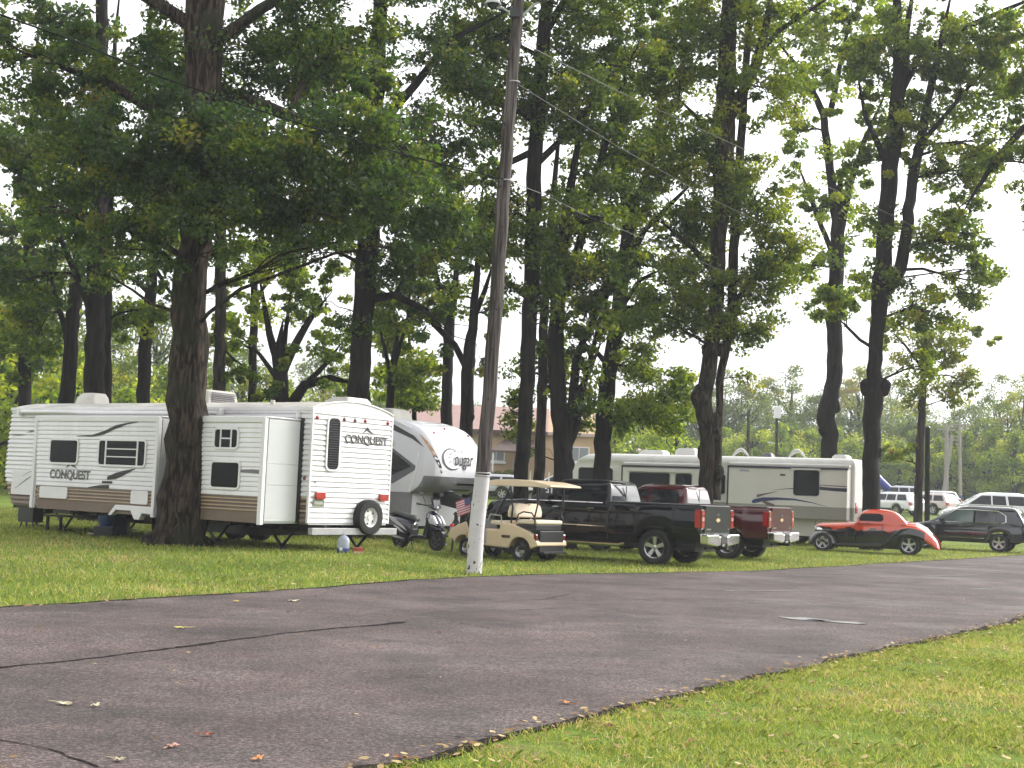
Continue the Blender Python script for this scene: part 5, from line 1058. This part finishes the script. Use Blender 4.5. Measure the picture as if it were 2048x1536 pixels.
# ------------------------------------------------------------ utility pole and wires
wood=bark_mat('pole_wood',(.042,.035,.033),(.14,.12,.115),14,.5,.5)
def pole_paint():
    m=bpy.data.materials.new('chipped_white_paint'); m.use_nodes=True; n=m.node_tree; b=n.nodes['Principled BSDF']; L=n.links; b.inputs['Roughness'].default_value=.7
    tc=n.nodes.new('ShaderNodeTexCoord'); z=n.nodes.new('ShaderNodeTexNoise'); z.inputs['Scale'].default_value=13; z.inputs['Detail'].default_value=4
    mp=n.nodes.new('ShaderNodeMapping'); mp.inputs['Scale'].default_value=(1,1,.55); L.new(tc.outputs['Object'],mp.inputs[0]); L.new(mp.outputs[0],z.inputs[0])
    s=n.nodes.new('ShaderNodeSeparateXYZ'); L.new(tc.outputs['Object'],s.inputs[0])
    # more chips low down where the paint is worn away
    ma=n.nodes.new('ShaderNodeMath'); ma.operation='MULTIPLY_ADD'; L.new(s.outputs[2],ma.inputs[0]); ma.inputs[1].default_value=-.075; L.new(z.outputs[0],ma.inputs[2])
    r=n.nodes.new('ShaderNodeValToRGB'); r.color_ramp.elements[0].position=.585; r.color_ramp.elements[1].position=.61; r.color_ramp.elements[0].color=(.66,.63,.64,1); r.color_ramp.elements[1].color=(.03,.028,.028,1)
    L.new(ma.outputs[0],r.inputs[0]); z2=n.nodes.new('ShaderNodeTexNoise'); z2.inputs['Scale'].default_value=5; L.new(tc.outputs['Object'],z2.inputs[0])
    mx=n.nodes.new('ShaderNodeMix'); mx.data_type='RGBA'; mx.blend_type='MULTIPLY'; mx.inputs[0].default_value=.35; L.new(r.outputs[0],mx.inputs[6]); L.new(z2.outputs[0],mx.inputs[7]); L.new(mx.outputs[2],b.inputs['Base Color']); return m
PY=25.83
def utility_pole():
    base=at(947,1150,PY); T=empty('utility_pole',(base.x,PY,gh(base.x,PY)),0,'leaning wooden utility pole with white painted foot at the road edge','utility pole'); o=T.location.copy()
    path=[(947,1160,31.5),(953,1060,31),(965,950,30)]; r=random.Random(4); px=lambda w_:w_/2/F*PY
    MB().tube([at(a,b,PY)-o for a,b,_ in path],[px(c) for *_,c in path],20).build('painted_foot',pole_paint(),T,smooth=60)
    path=[(965,950,28.5),(985,700,28.5),(1003,450,27.5),(1018,230,25),(1033,60,23),(1040,-90,21)]
    mb=MB(); trunk_tube(mb,[at(a,b,PY)-o for a,b,_ in path],[px(c) for *_,c in path],20,r,.012); mb.build('shaft',wood,T,smooth=60)
    for a,b in ((1013,120),(1006,250),(1002,300),(997,375),(1000,455),(990,620),(983,700),(974,800)):
        p=at(a+3,b,PY)-o; MB().lathe([(.001,-.03),(.022,-.02),(.028,.02)],(p.x,p.y-px(27)+.01,p.z),'y',8).build('bolt_hole',blk,T)
    for a,b,w_ in ((965,952,31),(966,946,30),(1011,362,28),(1027,165,26)):
        c=at(a,b,PY)-o; MB().lathe([(px(w_)+.004,-.012),(px(w_)+.012,0),(px(w_)+.004,.012)],tuple(c),'z',20).build('wire_band',steelg,T)
    lampw=mat('lamp_shade_white',(.55,.56,.55),.5,var=.2,scale=5)
    for s,(hx,hy),(jx,jy) in ((-1,(986,8),(1024,28)),(1,(1084,-4),(1045,32))):
        h=at(hx,hy,PY)-o; j=at(jx,jy,PY)-o; A=MB().tube([j,j.lerp(h,.5)+Vector((0,0,.02)),h+Vector((0,0,-.06))],.022,8).build('lamp_arm',mat('galvanised',(.45,.46,.45),.5),T)
        sh=MB().lathe([(.001,.12),(.08,.11),(.13,.07),(.165,0),(.16,-.015),(.12,.02)],tuple(h+Vector((0,0,.0))),'z',20).build('lamp_shade',lampw,A,smooth=50)
        MB().lathe([(.10,0),(.105,-.05),(.06,-.09),(.001,-.1)],tuple(h),'z',16).build('lamp_glass',mat('lamp_dark',(.05,.055,.05),.2),A,smooth=50)
    mb=MB(); j=at(1030,28,PY)-o; mb.box(j.x-.10,j.x+.10,j.y-.14,j.y-.08,j.z-.10,j.z+.08); mb.build('bracket',blkm,T)
utility_pole()
wirem=mat('cable_black',(.012,.012,.012),.9,spec=.05); wirel=mat('cable_grey_sunlit',(.16,.155,.155),.8,spec=.1)  # grey of the lighter wires, with the service cable's sunlight painted in
def wire(label,pts,rad,m,name='overhead_cable',sag=True):
    P=[at(a,b,Y) for a,b,Y in pts]; out=[]
    for i in range(len(P)-1):
        for k in range(8): out.append(P[i].lerp(P[i+1],k/8))
    out.append(P[-1]); o=MB().tube(out,rad,6).build(name,m,smooth=60); return tag(o,label,'cable')
wire('thick black cable crossing the left canopy and running to the pole',[(-60,8,17),(150,82,18.5),(310,150,20),(480,208,21.3),(640,260,22.6),(830,315,24.2),(1012,360,25.75)],.013,wirem)
wire('black service cable sloping down right from the pole past the slack coil',[(1012,360,25.75),(1090,390,28),(1175,432,31),(1290,478,35),(1430,535,40),(1590,597,46),(1775,670,52),(1842,700,60)],.0085,wirel)
wire('upper thin wire from the pole running down to the right through the canopy',[(1030,165,25.75),(1230,290,31),(1429,401,37),(1546,457,41),(1795,584,50),(1880,620,58)],.0085,wirel)
wire('topmost thin wire from the pole toward the right edge of the photo',[(1034,80,25.75),(1230,180,30),(1424,269,35),(1600,350,40),(1754,416,46),(1937,508,54),(2100,590,64)],.009,wirel)
wire('thin low wire sagging behind the right hand trunks',[(1060,650,48),(1150,690,50),(1290,730,53),(1440,770,56),(1650,810,58),(1760,820,60),(1843,822,60)],.0085,wirel)
def coil():
    c=at(1176,437,31); mb=MB()
    for q in range(5):
        mb.tube([c+Vector((.30*math.cos(t)*(1-.05*q)+.03*q,.12*math.sin(t)+.02*q,.10*math.sin(t+.3*q)-.01*q)) for t in [2*pi*k/24 for k in range(25)]],.017,6)
    mb.tube([c+Vector((-.35,0,.13)),c+Vector((-.1,0,.05)),c+Vector((.25,0,-.06)),c+Vector((.4,0,-.10))],.02,6)
    tag(mb.build('cable_coil',wirem,smooth=60),'slack coil of black cable hanging on the service cable right of the pole','cable coil')
coil()
def dark_post(px,ytop,ybot,Y,r_,m,name,label,cat,lean=0):
    b=at(px,ybot,Y); t=at(px+lean,ytop,Y); z0=gh(b.x,Y); o=empty(name,(b.x,Y,z0),0,label,cat); MB().tube([(0,0,-.1),(t.x-b.x,0,t.z-z0)],[r_,r_*.85],12).build('shaft',m,o); return o,t-o.location
o,t=dark_post(1855,855,1030,63,.13,bark2,'wooden_post','short dark wooden post right of the slender reddish tree','post'); MB().lathe([(.14,0),(.10,.05),(.001,.06)],tuple(t),'z',10).build('cap',blkm,o)
palew=mat('pale_pole',(.30,.27,.25),.7,var=.15,scale=2)
for a in ((1893,850,985,125,.20,'pale upright utility pole in front of the hazy tree line',0),(1884,870,990,120,.17,'pale utility pole leaning right beside the upright pale pole',20),(1921,840,1000,120,.15,'faint grey utility pole near the blue portable toilet',-2)):
    o,t=dark_post(a[0],a[1],a[2],a[3],a[4],palew,'utility_pole',a[5],'utility pole',a[6]); MB().box(t.x-.9,t.x+.9,-.06,.06,t.z-.5,t.z-.36).build('crossarm',palew,o)
o,t=dark_post(1497,822,905,110,.14,bark3,'utility_pole','thin dark utility pole above the motorhome roof, left of the transformer pole','utility pole'); MB().box(t.x-.1,t.x+.1,-.1,.1,t.z,t.z+.12).build('cap',blkm,o)
o,t=dark_post(1554,818,905,112,.14,bark3,'utility_pole','utility pole with a white box at its top above the motorhome roof','utility pole')
MB().box(t.x-.28,t.x+.28,-.4,-.15,t.z-.8,t.z+.2).build('transformer_box',wp,o,bevel=.04); MB().tube([(t.x,0,t.z-2.9),(t.x-.7,0,t.z-2.8)],.05,6).build('lamp_arm',wp,o)
# ------------------------------------------------------------ tan building, far roof, hedges
brick=mat('tan_brick',(.50,.35,.22),.85,var=.08,scale=1.2,bump=.2,bscale=30); roofp=mat('roof_rose',(.34,.22,.20),.85,var=.12,scale=2,bump=.2,bscale=25); darkb=mat('eave_brown',(.09,.06,.05),.7)
def building():
    Y=86; p0=at(800,940,Y); p1=at(1188,940,Y); gz=gh(p0.x,Y); W=p1.x-p0.x
    T=empty('tan_building',(p0.x,Y,gz),R(-2),'tan building with a rose-coloured roof between the fifth wheel and the black trunks','building')
    ez=at(990,862,Y).z-gz; rz=at(900,815,Y).z-gz+.3
    MB().box(0,W,0,9,-.5,ez).build('wall',brick,T); MB().prism([(0,ez),(9,ez),(4.5,rz)],0,W,0,'x').build('gable',brick,T)
    mb=MB(); W2=W*.73
    for y0,y1,z0,z1 in ((-.5,4.5,ez-.1,rz),(9.5,4.5,ez-.1,rz)): mb.add([(-.4,y0,z0),(W2+.3,y0,z0),(W2+.3,y1,z1),(-.4,y1,z1),(-.4,y0,z0+.15),(W2+.3,y0,z0+.15),(W2+.3,y1,z1+.15),(-.4,y1,z1+.15)],[(0,1,2,3),(4,5,6,7),(0,1,5,4),(1,2,6,5),(3,0,4,7)])
    mb.build('roof',roofp,T); MB().box(W2+.28,W+.3,-.3,9.3,ez-.15,ez+.05).build('low_roof',mat('roof_pale',(.45,.36,.34),.8),T)
    mb=MB(); mb.box(-.4,W2+.3,-.56,-.5,ez-.22,ez+.03); mb.build('gutter',darkb,T); MB().box(W2-.05,W2+.05,-.1,-.02,0,ez-.1).build('downpipe',darkb,T)
    def win(px,w_,y0,y1):
        x=at(px,900,Y).x-p0.x; z0=at(px,y1,Y).z-gz; z1=at(px,y0,Y).z-gz
        f=MB().box(x-w_/2-.06,x+w_/2+.06,-.04,.02,z0-.06,z1+.06).build('window',whitetrim,T); mb=MB()
        for k in range(2): mb.box(x-w_/2+k*w_/2+.02,x-w_/2+(k+1)*w_/2-.02,-.05,-.041,z0,z1)
        mb.build('pane',mat('pane_pale',(.24,.26,.28),.15),f); MB().box(x-w_/2-.15,x+w_/2+.15,-.16,-.04,z0-.2,z0-.06).build('sill',whitetrim,f)
    win(993,1.0,899,921); win(1158,1.2,896,922); win(880,1.1,899,921); win(940,1.0,899,921)
    x=at(1032,900,Y).x-p0.x; z=at(1020,905,Y).z-gz
    C=MB().add([(x-1.6,-2.2,z-.1),(x+1.6,-2.2,z-.1),(x+1.1,-.02,z+.7),(x-.7,-.02,z+.7),(x-1.6,-2.2,z+.05),(x+1.6,-2.2,z+.05),(x+1.1,-.02,z+.85),(x-.7,-.02,z+.85)],[(0,1,2,3),(4,5,6,7),(0,1,5,4),(1,2,6,5),(3,0,4,7)]).build('porch_roof',darkb,T)
    mb=MB(); mb.box(x-1.4,x-1.3,-2.1,-2,0,z-.1); mb.box(x+1.3,x+1.4,-2.1,-2,0,z-.1); mb.build('porch_post',whitetrim,C)
    MB().box(x-.2,x+.7,-.04,-.0,0,2.1).build('door',mat('door_tan',(.45,.38,.30),.5),T)
building()
def small_house():
    Y=112; p=at(1262,915,Y); gz=gh(p.x,Y); T=empty('low_building',(p.x,Y,gz),0,'low building whose pale pink roof shows just above the motorhome front','building'); W=at(1345,915,Y).x-p.x; h=at(1300,913,Y).z-gz
    MB().box(0,W,0,6,-.4,h).build('wall',brick,T); MB().prism([(-.4,h),(6.4,h),(3,h+.75)],-.3,W+.3,0,'x').build('roof',mat('roof_pale',(0,0,0)),T)
small_house()
def hedge(label,x0,x1,y,h,n,seed):
    p0=at(x0,945,y); p1=at(x1,945,y); r=np.random.default_rng(seed); X=r.uniform(p0.x,p1.x,n); C=np.stack([X,y+r.uniform(-.4,.4,n),[gh(a,y) for a in X]+r.uniform(.1,h,n)],1)
    T=empty('hedge',(float((p0.x+p1.x)/2),y,gh(p0.x,y)),0,label,'hedge'); l=leaves('foliage',C-np.array(T.location),np.full(n,.35),90,.12,leafD,T,seed,tone0=.5)
    mb=MB(); c=T.location
    for x in np.linspace(p0.x,p1.x,8): mb.tube([(x-c.x,0,0),(x-c.x,0,h*.8)],.05,5)
    mb.build('stem',bark2,T)
hedge('clipped dark green hedge in front of the tan building, right of the pole',984,1034,83.5,1.5,120,61)
hedge('low hedge under the building window left of the motorhome front',1140,1192,83.5,1.2,110,62)
# ------------------------------------------------------------ golf cart
def golf_cart():
    a=.70; n=(math.sin(a),math.cos(a)); pos=(.37,31.2); T=empty('golf_cart',(pos[0]+n[0]*.5,pos[1]+n[1]*.5,0),pi-a,'beige golf cart with canopy and rear-facing bench, just right of the pole','golf cart')
    # body side tub: profile with rear wheel arch
    rear=[(-.52,.38),(-.50,.46),(-.36,.62),(-.15,.72),(.12,.80),(.34,.86),(.62,.86),(.64,.70),(1.08,.70),(1.10,.30),(.40,.28)]
    archp=[(.33*math.cos(R(t))+.02,.23+.32*math.sin(R(t))) for t in range(12,172,12)]
    poly=rear+archp
    MB().prism(poly,-.56,.56).build('rear_body',beige,T,bevel=.03,bseg=3)
    MB().box(-.45,1.1,-.5,.5,.26,.34).build('floor_frame',blkm,T)
    MB().box(1.08,1.62,-.52,.52,.26,.33).build('floor_mat',blk,T)
    fr=[(1.62,.28),(1.62,.62),(1.72,.84),(2.0,.74),(2.22,.60),(2.26,.42),(2.12,.40)]+[(1.78+.30*math.cos(R(t)),.23+.28*math.sin(R(t))) for t in range(15,140,15)]
    MB().prism(fr,-.54,.54).build('front_cowl',beige,T,bevel=.04,bseg=3)
    MB().prism([(1.56,.62),(1.66,.92),(1.80,.88),(1.72,.60)],-.5,.5).build('dashboard',blk,T,bevel=.02)
    MB().box(.30,.55,.562,.575,.52,.58).build('name_plate',mat('plate_brown',(.05,.02,.015),.5),T); 
    MB().prism([(1.02,.36),(1.30,.36),(1.20,.62),(1.02,.66)],.50,.57).build('side_step',steelg,T)
    for x,y in ((0,.46),(0,-.46),(1.66,.46),(1.66,-.46)): wheel(T,x,y,.225,.225,.20,'steel',1 if y>0 else -1,rimr=.58,rimm=alum)
    # front bench
    MB().box(.52,.98,-.50,.50,.80,.90).build('seat',beigev,T,bevel=.04,bseg=3)
    def back(x,lean,nm):
        q=[(-.46,0),(.46,0),(.50,.12),(.47,.26),(.36,.33),(.12,.32),(0,.27),(-.12,.32),(-.36,.33),(-.47,.26),(-.50,.12)]
        o=MB().prism(q,-.05,.05,0,'x').build(nm,beigev,T,bevel=.025,bseg=3); o.location=(x,0,1.0); o.rotation_euler=(0,lean,0); return o
    back(.44,R(-12),'backrest'); back(.24,R(10),'rear_backrest')
    MB().box(-.42,.14,-.50,.50,.86,.96).build('rear_seat',beigev,T,bevel=.04,bseg=3)
    MB().box(-.40,.2,-.48,.48,.72,.855).build('seat_box',blk,T,bevel=.02); MB().box(-.50,-.2,-.44,.44,.22,.72).build('bag_well',blk,T,bevel=.02)
    MB().box(-.62,-.5,-.42,.42,.20,.25).build('foot_plate',blk,T,bevel=.01)
    for s in (1,-1):
        MB().tube([(-.38,.50*s,.84),(-.40,.53*s,1.0),(-.30,.53*s,1.12),(-.05,.53*s,1.14),(.10,.53*s,1.08),(.16,.52*s,.9)],.018,8).build('armrest',blkm,T)
        MB().tube([(.60,.53*s,.86),(.60,.55*s,1.02),(.92,.55*s,1.04),(1.02,.54*s,.9)],.018,8).build('hip_rail',steelg,T)
        MB().tube([(.34,.50*s,.80),(.30,.50*s,1.2),(.40,.50*s,1.74)],.022,8).build('roof_post',blkm,T); MB().tube([(1.72,.48*s,.86),(1.42,.48*s,1.35),(1.20,.48*s,1.74)],[.045,.03,.022],8).build('roof_post',blkm,T); MB().tube([(-.30,.46*s,.9),(-.42,.48*s,1.3),(-.40,.5*s,1.74)],.02,8).build('roof_post',blkm,T)
    tp=[(-.88,1.735),(-.83,1.775),(-.4,1.85),(.2,1.88),(.8,1.86),(1.25,1.80),(1.33,1.75),(1.33,1.72),(-.75,1.72)]
    MB().prism(tp,-.58,.58).build('canopy',beige,T,bevel=.03,bseg=3)
    MB().prism(rrect(-.47,-.40,.48,.64,.02,2),.47,.555).build('tail_light',darkred,T,bevel=.01); MB().prism(rrect(-.47,-.40,.48,.64,.02,2),-.555,-.47).build('tail_light',darkred,T,bevel=.01)
    mb=MB(); mb.lathe([(.17,-.012),(.185,0),(.17,.012),(.155,0),(.17,-.012)],(0,0,0),'z',20); mb.tube([(-.16,0,0),(.16,0,0)],.012,6); mb.tube([(0,0,0),(0,0,-.3)],.018,6)
    o=mb.build('steering_wheel',blk,T); o.location=(1.42,.24,1.10); o.rotation_euler=(0,R(-35),0)
    for y in (.36,-.36): MB().lathe([(.001,.02),(.05,.01),(.06,-.02)],(2.20,y,.60),'x',12).build('headlight',mat('clear_lens',(0,0,0)),T,smooth=50)
golf_cart()
# ------------------------------------------------------------ motor scooter
def scooter():
    R_=at(800,1098,31.9); Fp=at(862,1104,31.2); z=gh(R_.x,R_.y); d=Vector((Fp.x-R_.x,0)); ang=-R(42)
    T=empty('motor_scooter',(R_.x,R_.y,z),ang,'dark blue and silver motor scooter parked by the ribbed trailer rear corner','scooter')
    nv=mat('scooter_navy',(.012,.013,.03),.15,coat=1); sv=mat('scooter_silver',(.50,.49,.56),.25,coat=.6,metal=.3); bkv=mat('seat_vinyl',(.03,.032,.033),.5)
    WB=1.22
    for x in (0,WB):
        w_=wheel(T,x,0,.24,.24,.11,'five',-1,rimr=.62,rimm=mat('rim_dark',(.10,.10,.11),.35,metal=.8))
    # tail body
    def loft(secs,name,m,sm=60):
        vs=[];fs=[];n=12
        for x,zc,hy,hz in secs:
            for k in range(n): t=2*pi*k/n; vs.append((x,hy*math.cos(t),zc+hz*math.sin(t)))
        for i in range(len(secs)-1):
            for k in range(n): q=i*n+k;r2=i*n+(k+1)%n; fs.append((q,r2,r2+n,q+n))
        fs+= [tuple(range(n))[::-1],tuple((len(secs)-1)*n+k for k in range(n))]
        return MB().add(vs,fs).build(name,m,T,smooth=sm)
    loft([(-.35,.74,.05,.04),(-.2,.68,.11,.09),(.05,.60,.14,.16),(.3,.52,.15,.22),(.46,.44,.14,.2)],'tail_body',nv)
    for s in (1,-1):
        MB().prism([(-.36,.76),(-.1,.70),(.22,.52),(.34,.42),(.12,.50),(-.2,.64)],s*.135-.02,s*.135+.02).build('side_panel',sv,T,bevel=.012)
        MB().prism([(-.15,.55),(.05,.50),(.28,.36),(.1,.40)],s*.14-.015,s*.14+.015).build('lower_panel',sv,T,bevel=.01)
    loft([(-.32,.80,.06,.03),(-.15,.82,.12,.05),(.1,.79,.14,.05),(.28,.74,.14,.06),(.45,.72,.12,.07),(.55,.68,.08,.05)],'seat',bkv)
    MB().prism([(.35,.24),(.95,.24),(1.0,.34),(.5,.34)],-.14,.14).build('floor_board',nv,T,bevel=.02)
    MB().prism([(.85,.34),(.98,.30),(1.06,.62),(1.02,.86),(.95,.86),(.94,.62)],-.14,.14).build('leg_shield',nv,T,bevel=.03)
    loft([(.98,.72,.17,.20),(1.08,.74,.17,.17),(1.2,.68,.14,.14),(1.32,.58,.08,.09),(1.38,.52,.03,.04)],'front_fairing',nv)
    for s in (1,-1): MB().prism([(1.02,.84),(1.20,.80),(1.34,.62),(1.18,.66),(1.05,.72)],s*.12-.03,s*.12+.03).build('headlight',mat('clear_lens',(0,0,0)),T,bevel=.015)
    MB().prism([(1.0,.80),(1.22,.72),(1.33,.58),(1.10,.62)],-.165,-.135).build('accent_panel',sv,T,bevel=.01); MB().prism([(1.06,.60),(1.28,.54),(1.40,.50),(1.28,.46),(1.06,.42)],-.12,.12).build('lower_fairing',nv,T,bevel=.02)
    mb=MB(); 
    for s in (1,-1): mb.tube([(1.08,.07*s,.62),(WB,.08*s,.24)],.022,8)
    mb.build('fork',blkm,T)
    pts=[(WB+.30*math.cos(R(t)),.24+.28*math.sin(R(t))) for t in range(20,171,15)]; inn=[(WB+.27*math.cos(R(t)),.24+.25*math.sin(R(t))) for t in range(170,19,-15)]
    MB().prism(pts+inn,-.075,.075).build('front_mudguard',nv,T); mb=MB(); mb.prism([(-.40,.35),(-.1,.52),(.1,.5),(-.15,.40)],-.06,.06); mb.build('rear_mudguard',blk,T)
    loft([(.94,1.02,.05,.03),(1.0,1.03,.13,.06),(1.10,1.0,.12,.07),(1.2,.96,.05,.04)],'handlebar_cowl',nv)
    H_=MB().tube([(.88,-.33,1.06),(.98,-.15,1.03),(1.02,0,1.02),(.98,.15,1.03),(.88,.33,1.06)],.016,8).build('handlebar',blkm,T)
    for s in (1,-1):
        MB().tube([(.90,.26*s,1.055),(.86,.36*s,1.065)],.024,8).build('grip',blk,H_); MB().tube([(1.0,.20*s,1.05),(.98,.27*s,1.22),(.97,.30*s,1.27)],.008,6).build('mirror_stem',blkm,T)
        o=MB().lathe([(.001,-.02),(.05,-.012),(.06,.008),(.001,.01)],(0,0,0),'x',12).build('mirror',blk,T,smooth=50,loc=(.97,.33*s,1.29)); o.scale=(1,1.3,.75)
    MB().prism([(1.10,.98),(1.20,.97),(1.14,1.16),(1.08,1.20)],-.11,.11).build('fly_screen',mat('smoke_screen',(.02,.02,.03),.2,alpha=.9),T)
    mb=MB(); mb.box(-.1,.35,.05,.12,.18,.36); mb.lathe([(.09,-.03),(.10,0),(.06,.03),(.001,.035)],(.28,-.12,.28),'y',14); mb.tube([(.35,0,.24),(.3,.12,0),(.3,-.12,0),(.35,0,.24)],.014,6); mb.build('engine',blkm,T)
    MB().tube([(.25,-.13,.22),(-.05,-.15,.26),(-.32,-.16,.36)],[.02,.05,.045],10).build('exhaust',mat('exhaust_metal',(.25,.25,.25),.3,metal=1),T)
    MB().box(-.42,-.34,-.06,.06,.62,.72).build('tail_light',redl,T,bevel=.01)
scooter()
# ------------------------------------------------------------ small things round the campers
def loc(px,py,Y): p=at(px,py,Y); return Vector((p.x,Y,gh(p.x,Y)))
def flag():
    p=at(931,1010,32.6); T=empty('small_flag',(p.x,p.y,gh(p.x,p.y)),0,'small stars and stripes flag left of the white pole foot','flag'); h=p.z-T.location.z
    MB().tube([(.16,0,0),(.12,0,h+.24)],.008,6).build('stick',blkm,T)
    def cloth(u,v): return (.10-.36*u+.06*v,.03*math.sin(7*u),h+.20-.14*u-.36*v)
    rd=mat('flag_red',(.50,.10,.11),.8); wt=mat('flag_white',(.62,.56,.60),.8); bl=mat('flag_blue',(.10,.11,.22),.8)
    vs=[];fs=[];ms=[]; nu,nv=12,13
    for j in range(nv+1):
        for i in range(nu+1): vs.append(cloth(i/nu*.95,j/nv))
    for j in range(nv):
        for i in range(nu): q=j*(nu+1)+i; fs.append((q,q+1,q+nu+2,q+nu+1)); ms.append(2 if (j<6 and i<5) else (0 if j%2==0 else 1))
    MB().add(vs,fs,ms).build('cloth',[rd,wt,bl],T,smooth=60)
flag()
def red_tag():
    p=loc(902,1100,33.2); T=empty('red_lantern',p,0,'small red lantern hanging by the tripod, left of the golf cart','lantern'); z=at(902,1057,33.2).z-p.z
    MB().lathe([(.001,.12),(.05,.11),(.06,.06),(.045,.05),(.05,-.06),(.07,-.08),(.07,-.12),(.001,-.12)],(0,0,z),'z',12).build('body',mat('lantern_red',(.55,.02,.02),.4),T,smooth=40)
    MB().cyl((0,0,z-.05),(0,0,z+.045),.054,n=12).build('globe',mat('globe_pale',(.5,.42,.40),.2),T); MB().tube([(0,0,0),(.03,0,z-.12)],.01,6).build('stake',blkm,T)
red_tag()
def jug():
    p=loc(686,1104,27.6); T=empty('water_jug',p,0,'clear water jug with blue base under the ribbed trailer rear bumper','jug')
    MB().lathe([(.001,0),(.12,.0),(.13,.02),(.13,.10)],(0,0,0),'z',18).build('base',mat('jug_blue',(.05,.08,.25),.3),T,smooth=40); MB().lathe([(.13,.10),(.13,.26),(.10,.32),(.04,.36),(.035,.40),(.001,.40)],(0,0,0),'z',18).build('bottle',mat('jug_clear',(.40,.44,.55),.1,alpha=.65),T,smooth=40); MB().box(-.06,.0,-.132,-.128,.06,.12).build('label',whitetrim,T)
jug()
def crate():
    p=loc(716,1104,27.6); T=empty('red_box',p,.2,'small red and cream box on the grass right of the water jug','box'); MB().box(-.10,.10,-.07,.07,0,.13).build('carton',mat('box_red',(.50,.10,.06),.6,var=.5,scale=9),T,bevel=.01); MB().box(-.09,.09,-.073,-.0705,.0,.05).build('band',mat('box_cream',(.55,.42,.33),.6),T)
crate()
def bag():
    p=loc(211,1064,30.2); T=empty('blue_tub',p,0,'blue tub on a dark crate under the front slide-out of the ribbed trailer','tub'); 
    MB().box(-.22,.22,-.18,.18,0,.24).build('crate',blk,T,bevel=.02); MB().lathe([(.001,.24),(.13,.24),(.18,.36),(.19,.50),(.17,.52),(.001,.50)],(0,0,0),'z',16).build('tub',mat('tub_blue',(.012,.05,.16),.4),T,smooth=50)
    q=loc(232,1058,31.2); U=empty('storage_bin',q,.1,'dark navy storage bin right of the blue tub, under the slide-out','bin'); MB().box(-.28,.28,-.2,.2,0,.5).build('bin',mat('bin_navy',(.008,.02,.05),.4),U,bevel=.03); MB().box(-.30,.30,-.22,.22,.5,.54).build('lid',blk,U,bevel=.01)
    q=loc(188,1060,31.6); V=empty('folding_table',q,-.3,'dark folding table standing in the gap under the trailer','table'); MB().box(-1.2,.6,-.3,.3,.36,.40).build('tabletop',blk,V)
    for x in (-1.1,.5):
        for y in (-.25,.25): MB().tube([(x,y,0),(x,y,.36)],.04,6).build('leg',blk,V)
    q=loc(186,1056,30.8); W=empty('garden_hose',q,0,'white hose end lying on the grass left of the blue tub','hose'); MB().tube([(0,0,.03),(.2,-.1,.03),(.45,-.25,.03)],.025,8).build('hose',whitetrim,W); MB().tube([(-.12,.06,.03),(0,0,.03)],.035,8).build('nozzle',mat('nozzle_pink',(.5,.3,.28),.5),W)
bag()
# far field things
def slide_toy():
    Y=100; p=at(1722,985,Y); z=gh(p.x,Y); T=empty('inflatable_slide',(p.x,Y,z),0,'blue, red and yellow inflatable slide partly hidden by the round-burl trunk','inflatable slide')
    bl=mat('inflatable_blue',(.03,.04,.28),.4); rd=mat('inflatable_red',(.35,.02,.10),.4); ye=mat('inflatable_yellow',(.75,.45,.06),.4)
    W=at(1768,985,Y).x-p.x; zt=at(1725,928,Y).z-z
    def puff(name,x0,x1,y0,y1,z0,z1,m): return MB().box(x0,x1,y0,y1,z0,z1).build(name,m,T,bevel=min(x1-x0,z1-z0)*.35,bseg=4)
    puff('tower',-.2,.7,0,1.5,0,zt*.62,ye); puff('red_collar',-.2,.75,-.05,1.5,zt*.60,zt*.82,rd); puff('blue_crown',-.25,.8,-.05,1.5,zt*.80,zt,bl)
    e=at(1777,978,Y)-T.location; s=at(1740,942,Y)-T.location
    MB().tube([(s.x,0,s.z),((s.x+e.x)/2,0,(s.z+e.z)/2-.1),(e.x,0,e.z)],[.4,.38,.3],10).build('slide_lane',bl,T,smooth=60)
slide_toy()
def toilet():
    Y=142; p=at(1937,990,Y); z=gh(p.x,Y); T=empty('portable_toilet',(p.x,Y,z-.02),0,'blue portable toilet under the hazy trees on the right','portable toilet'); b=mat('toilet_blue',(.04,.16,.40),.5)
    MB().box(-.55,.55,-.55,.55,0,2.1).build('cabin',b,T,bevel=.05); stack(MB(),[(2.1,-.6,.6,-.6,.6),(2.25,-.5,.5,-.5,.5),(2.32,-.2,.2,-.2,.2)],.1,3).build('roof',mat('toilet_roof',(.3,.36,.42),.5),T); MB().box(-.38,.38,-.57,-.555,.1,1.95).build('door',mat('toilet_door',(.07,.22,.48),.5),T)
toilet()
def chair():
    Y=110; p=at(1920,1010,Y); z=gh(p.x,Y); T=empty('camp_chair',(p.x,Y,z),.3,'small blue camp chair on the grass bank right of the far cars','chair'); b=mat('chair_blue',(.08,.10,.30),.6)
    MB().box(-.4,.4,-.3,.3,.42,.48).build('seat',b,T,bevel=.02); MB().prism([(-.4,.48),(.4,.48),(.36,1.05),(-.36,1.05)],.26,.31).build('backrest',b,T,bevel=.02)
    for x in (-.36,.36):
        for y in (-.26,.26): MB().tube([(x,y,0),(x,y,.44)],.02,6).build('leg',blkm,T)
chair()
# ------------------------------------------------------------ haze
hz=bpy.data.materials.new('haze'); hz.use_nodes=True; n=hz.node_tree; n.nodes.clear(); o=n.nodes.new('ShaderNodeOutputMaterial'); v=n.nodes.new('ShaderNodeVolumePrincipled')
v.inputs['Color'].default_value=(.93,.96,1,1); v.inputs['Density'].default_value=.00064; v.inputs['Anisotropy'].default_value=.1; n.links.new(v.outputs[0],o.inputs['Volume'])
hb=MB().box(-240,240,-70,390,-1.2,34).build('haze',hz); tag(hb,kind='stuff')
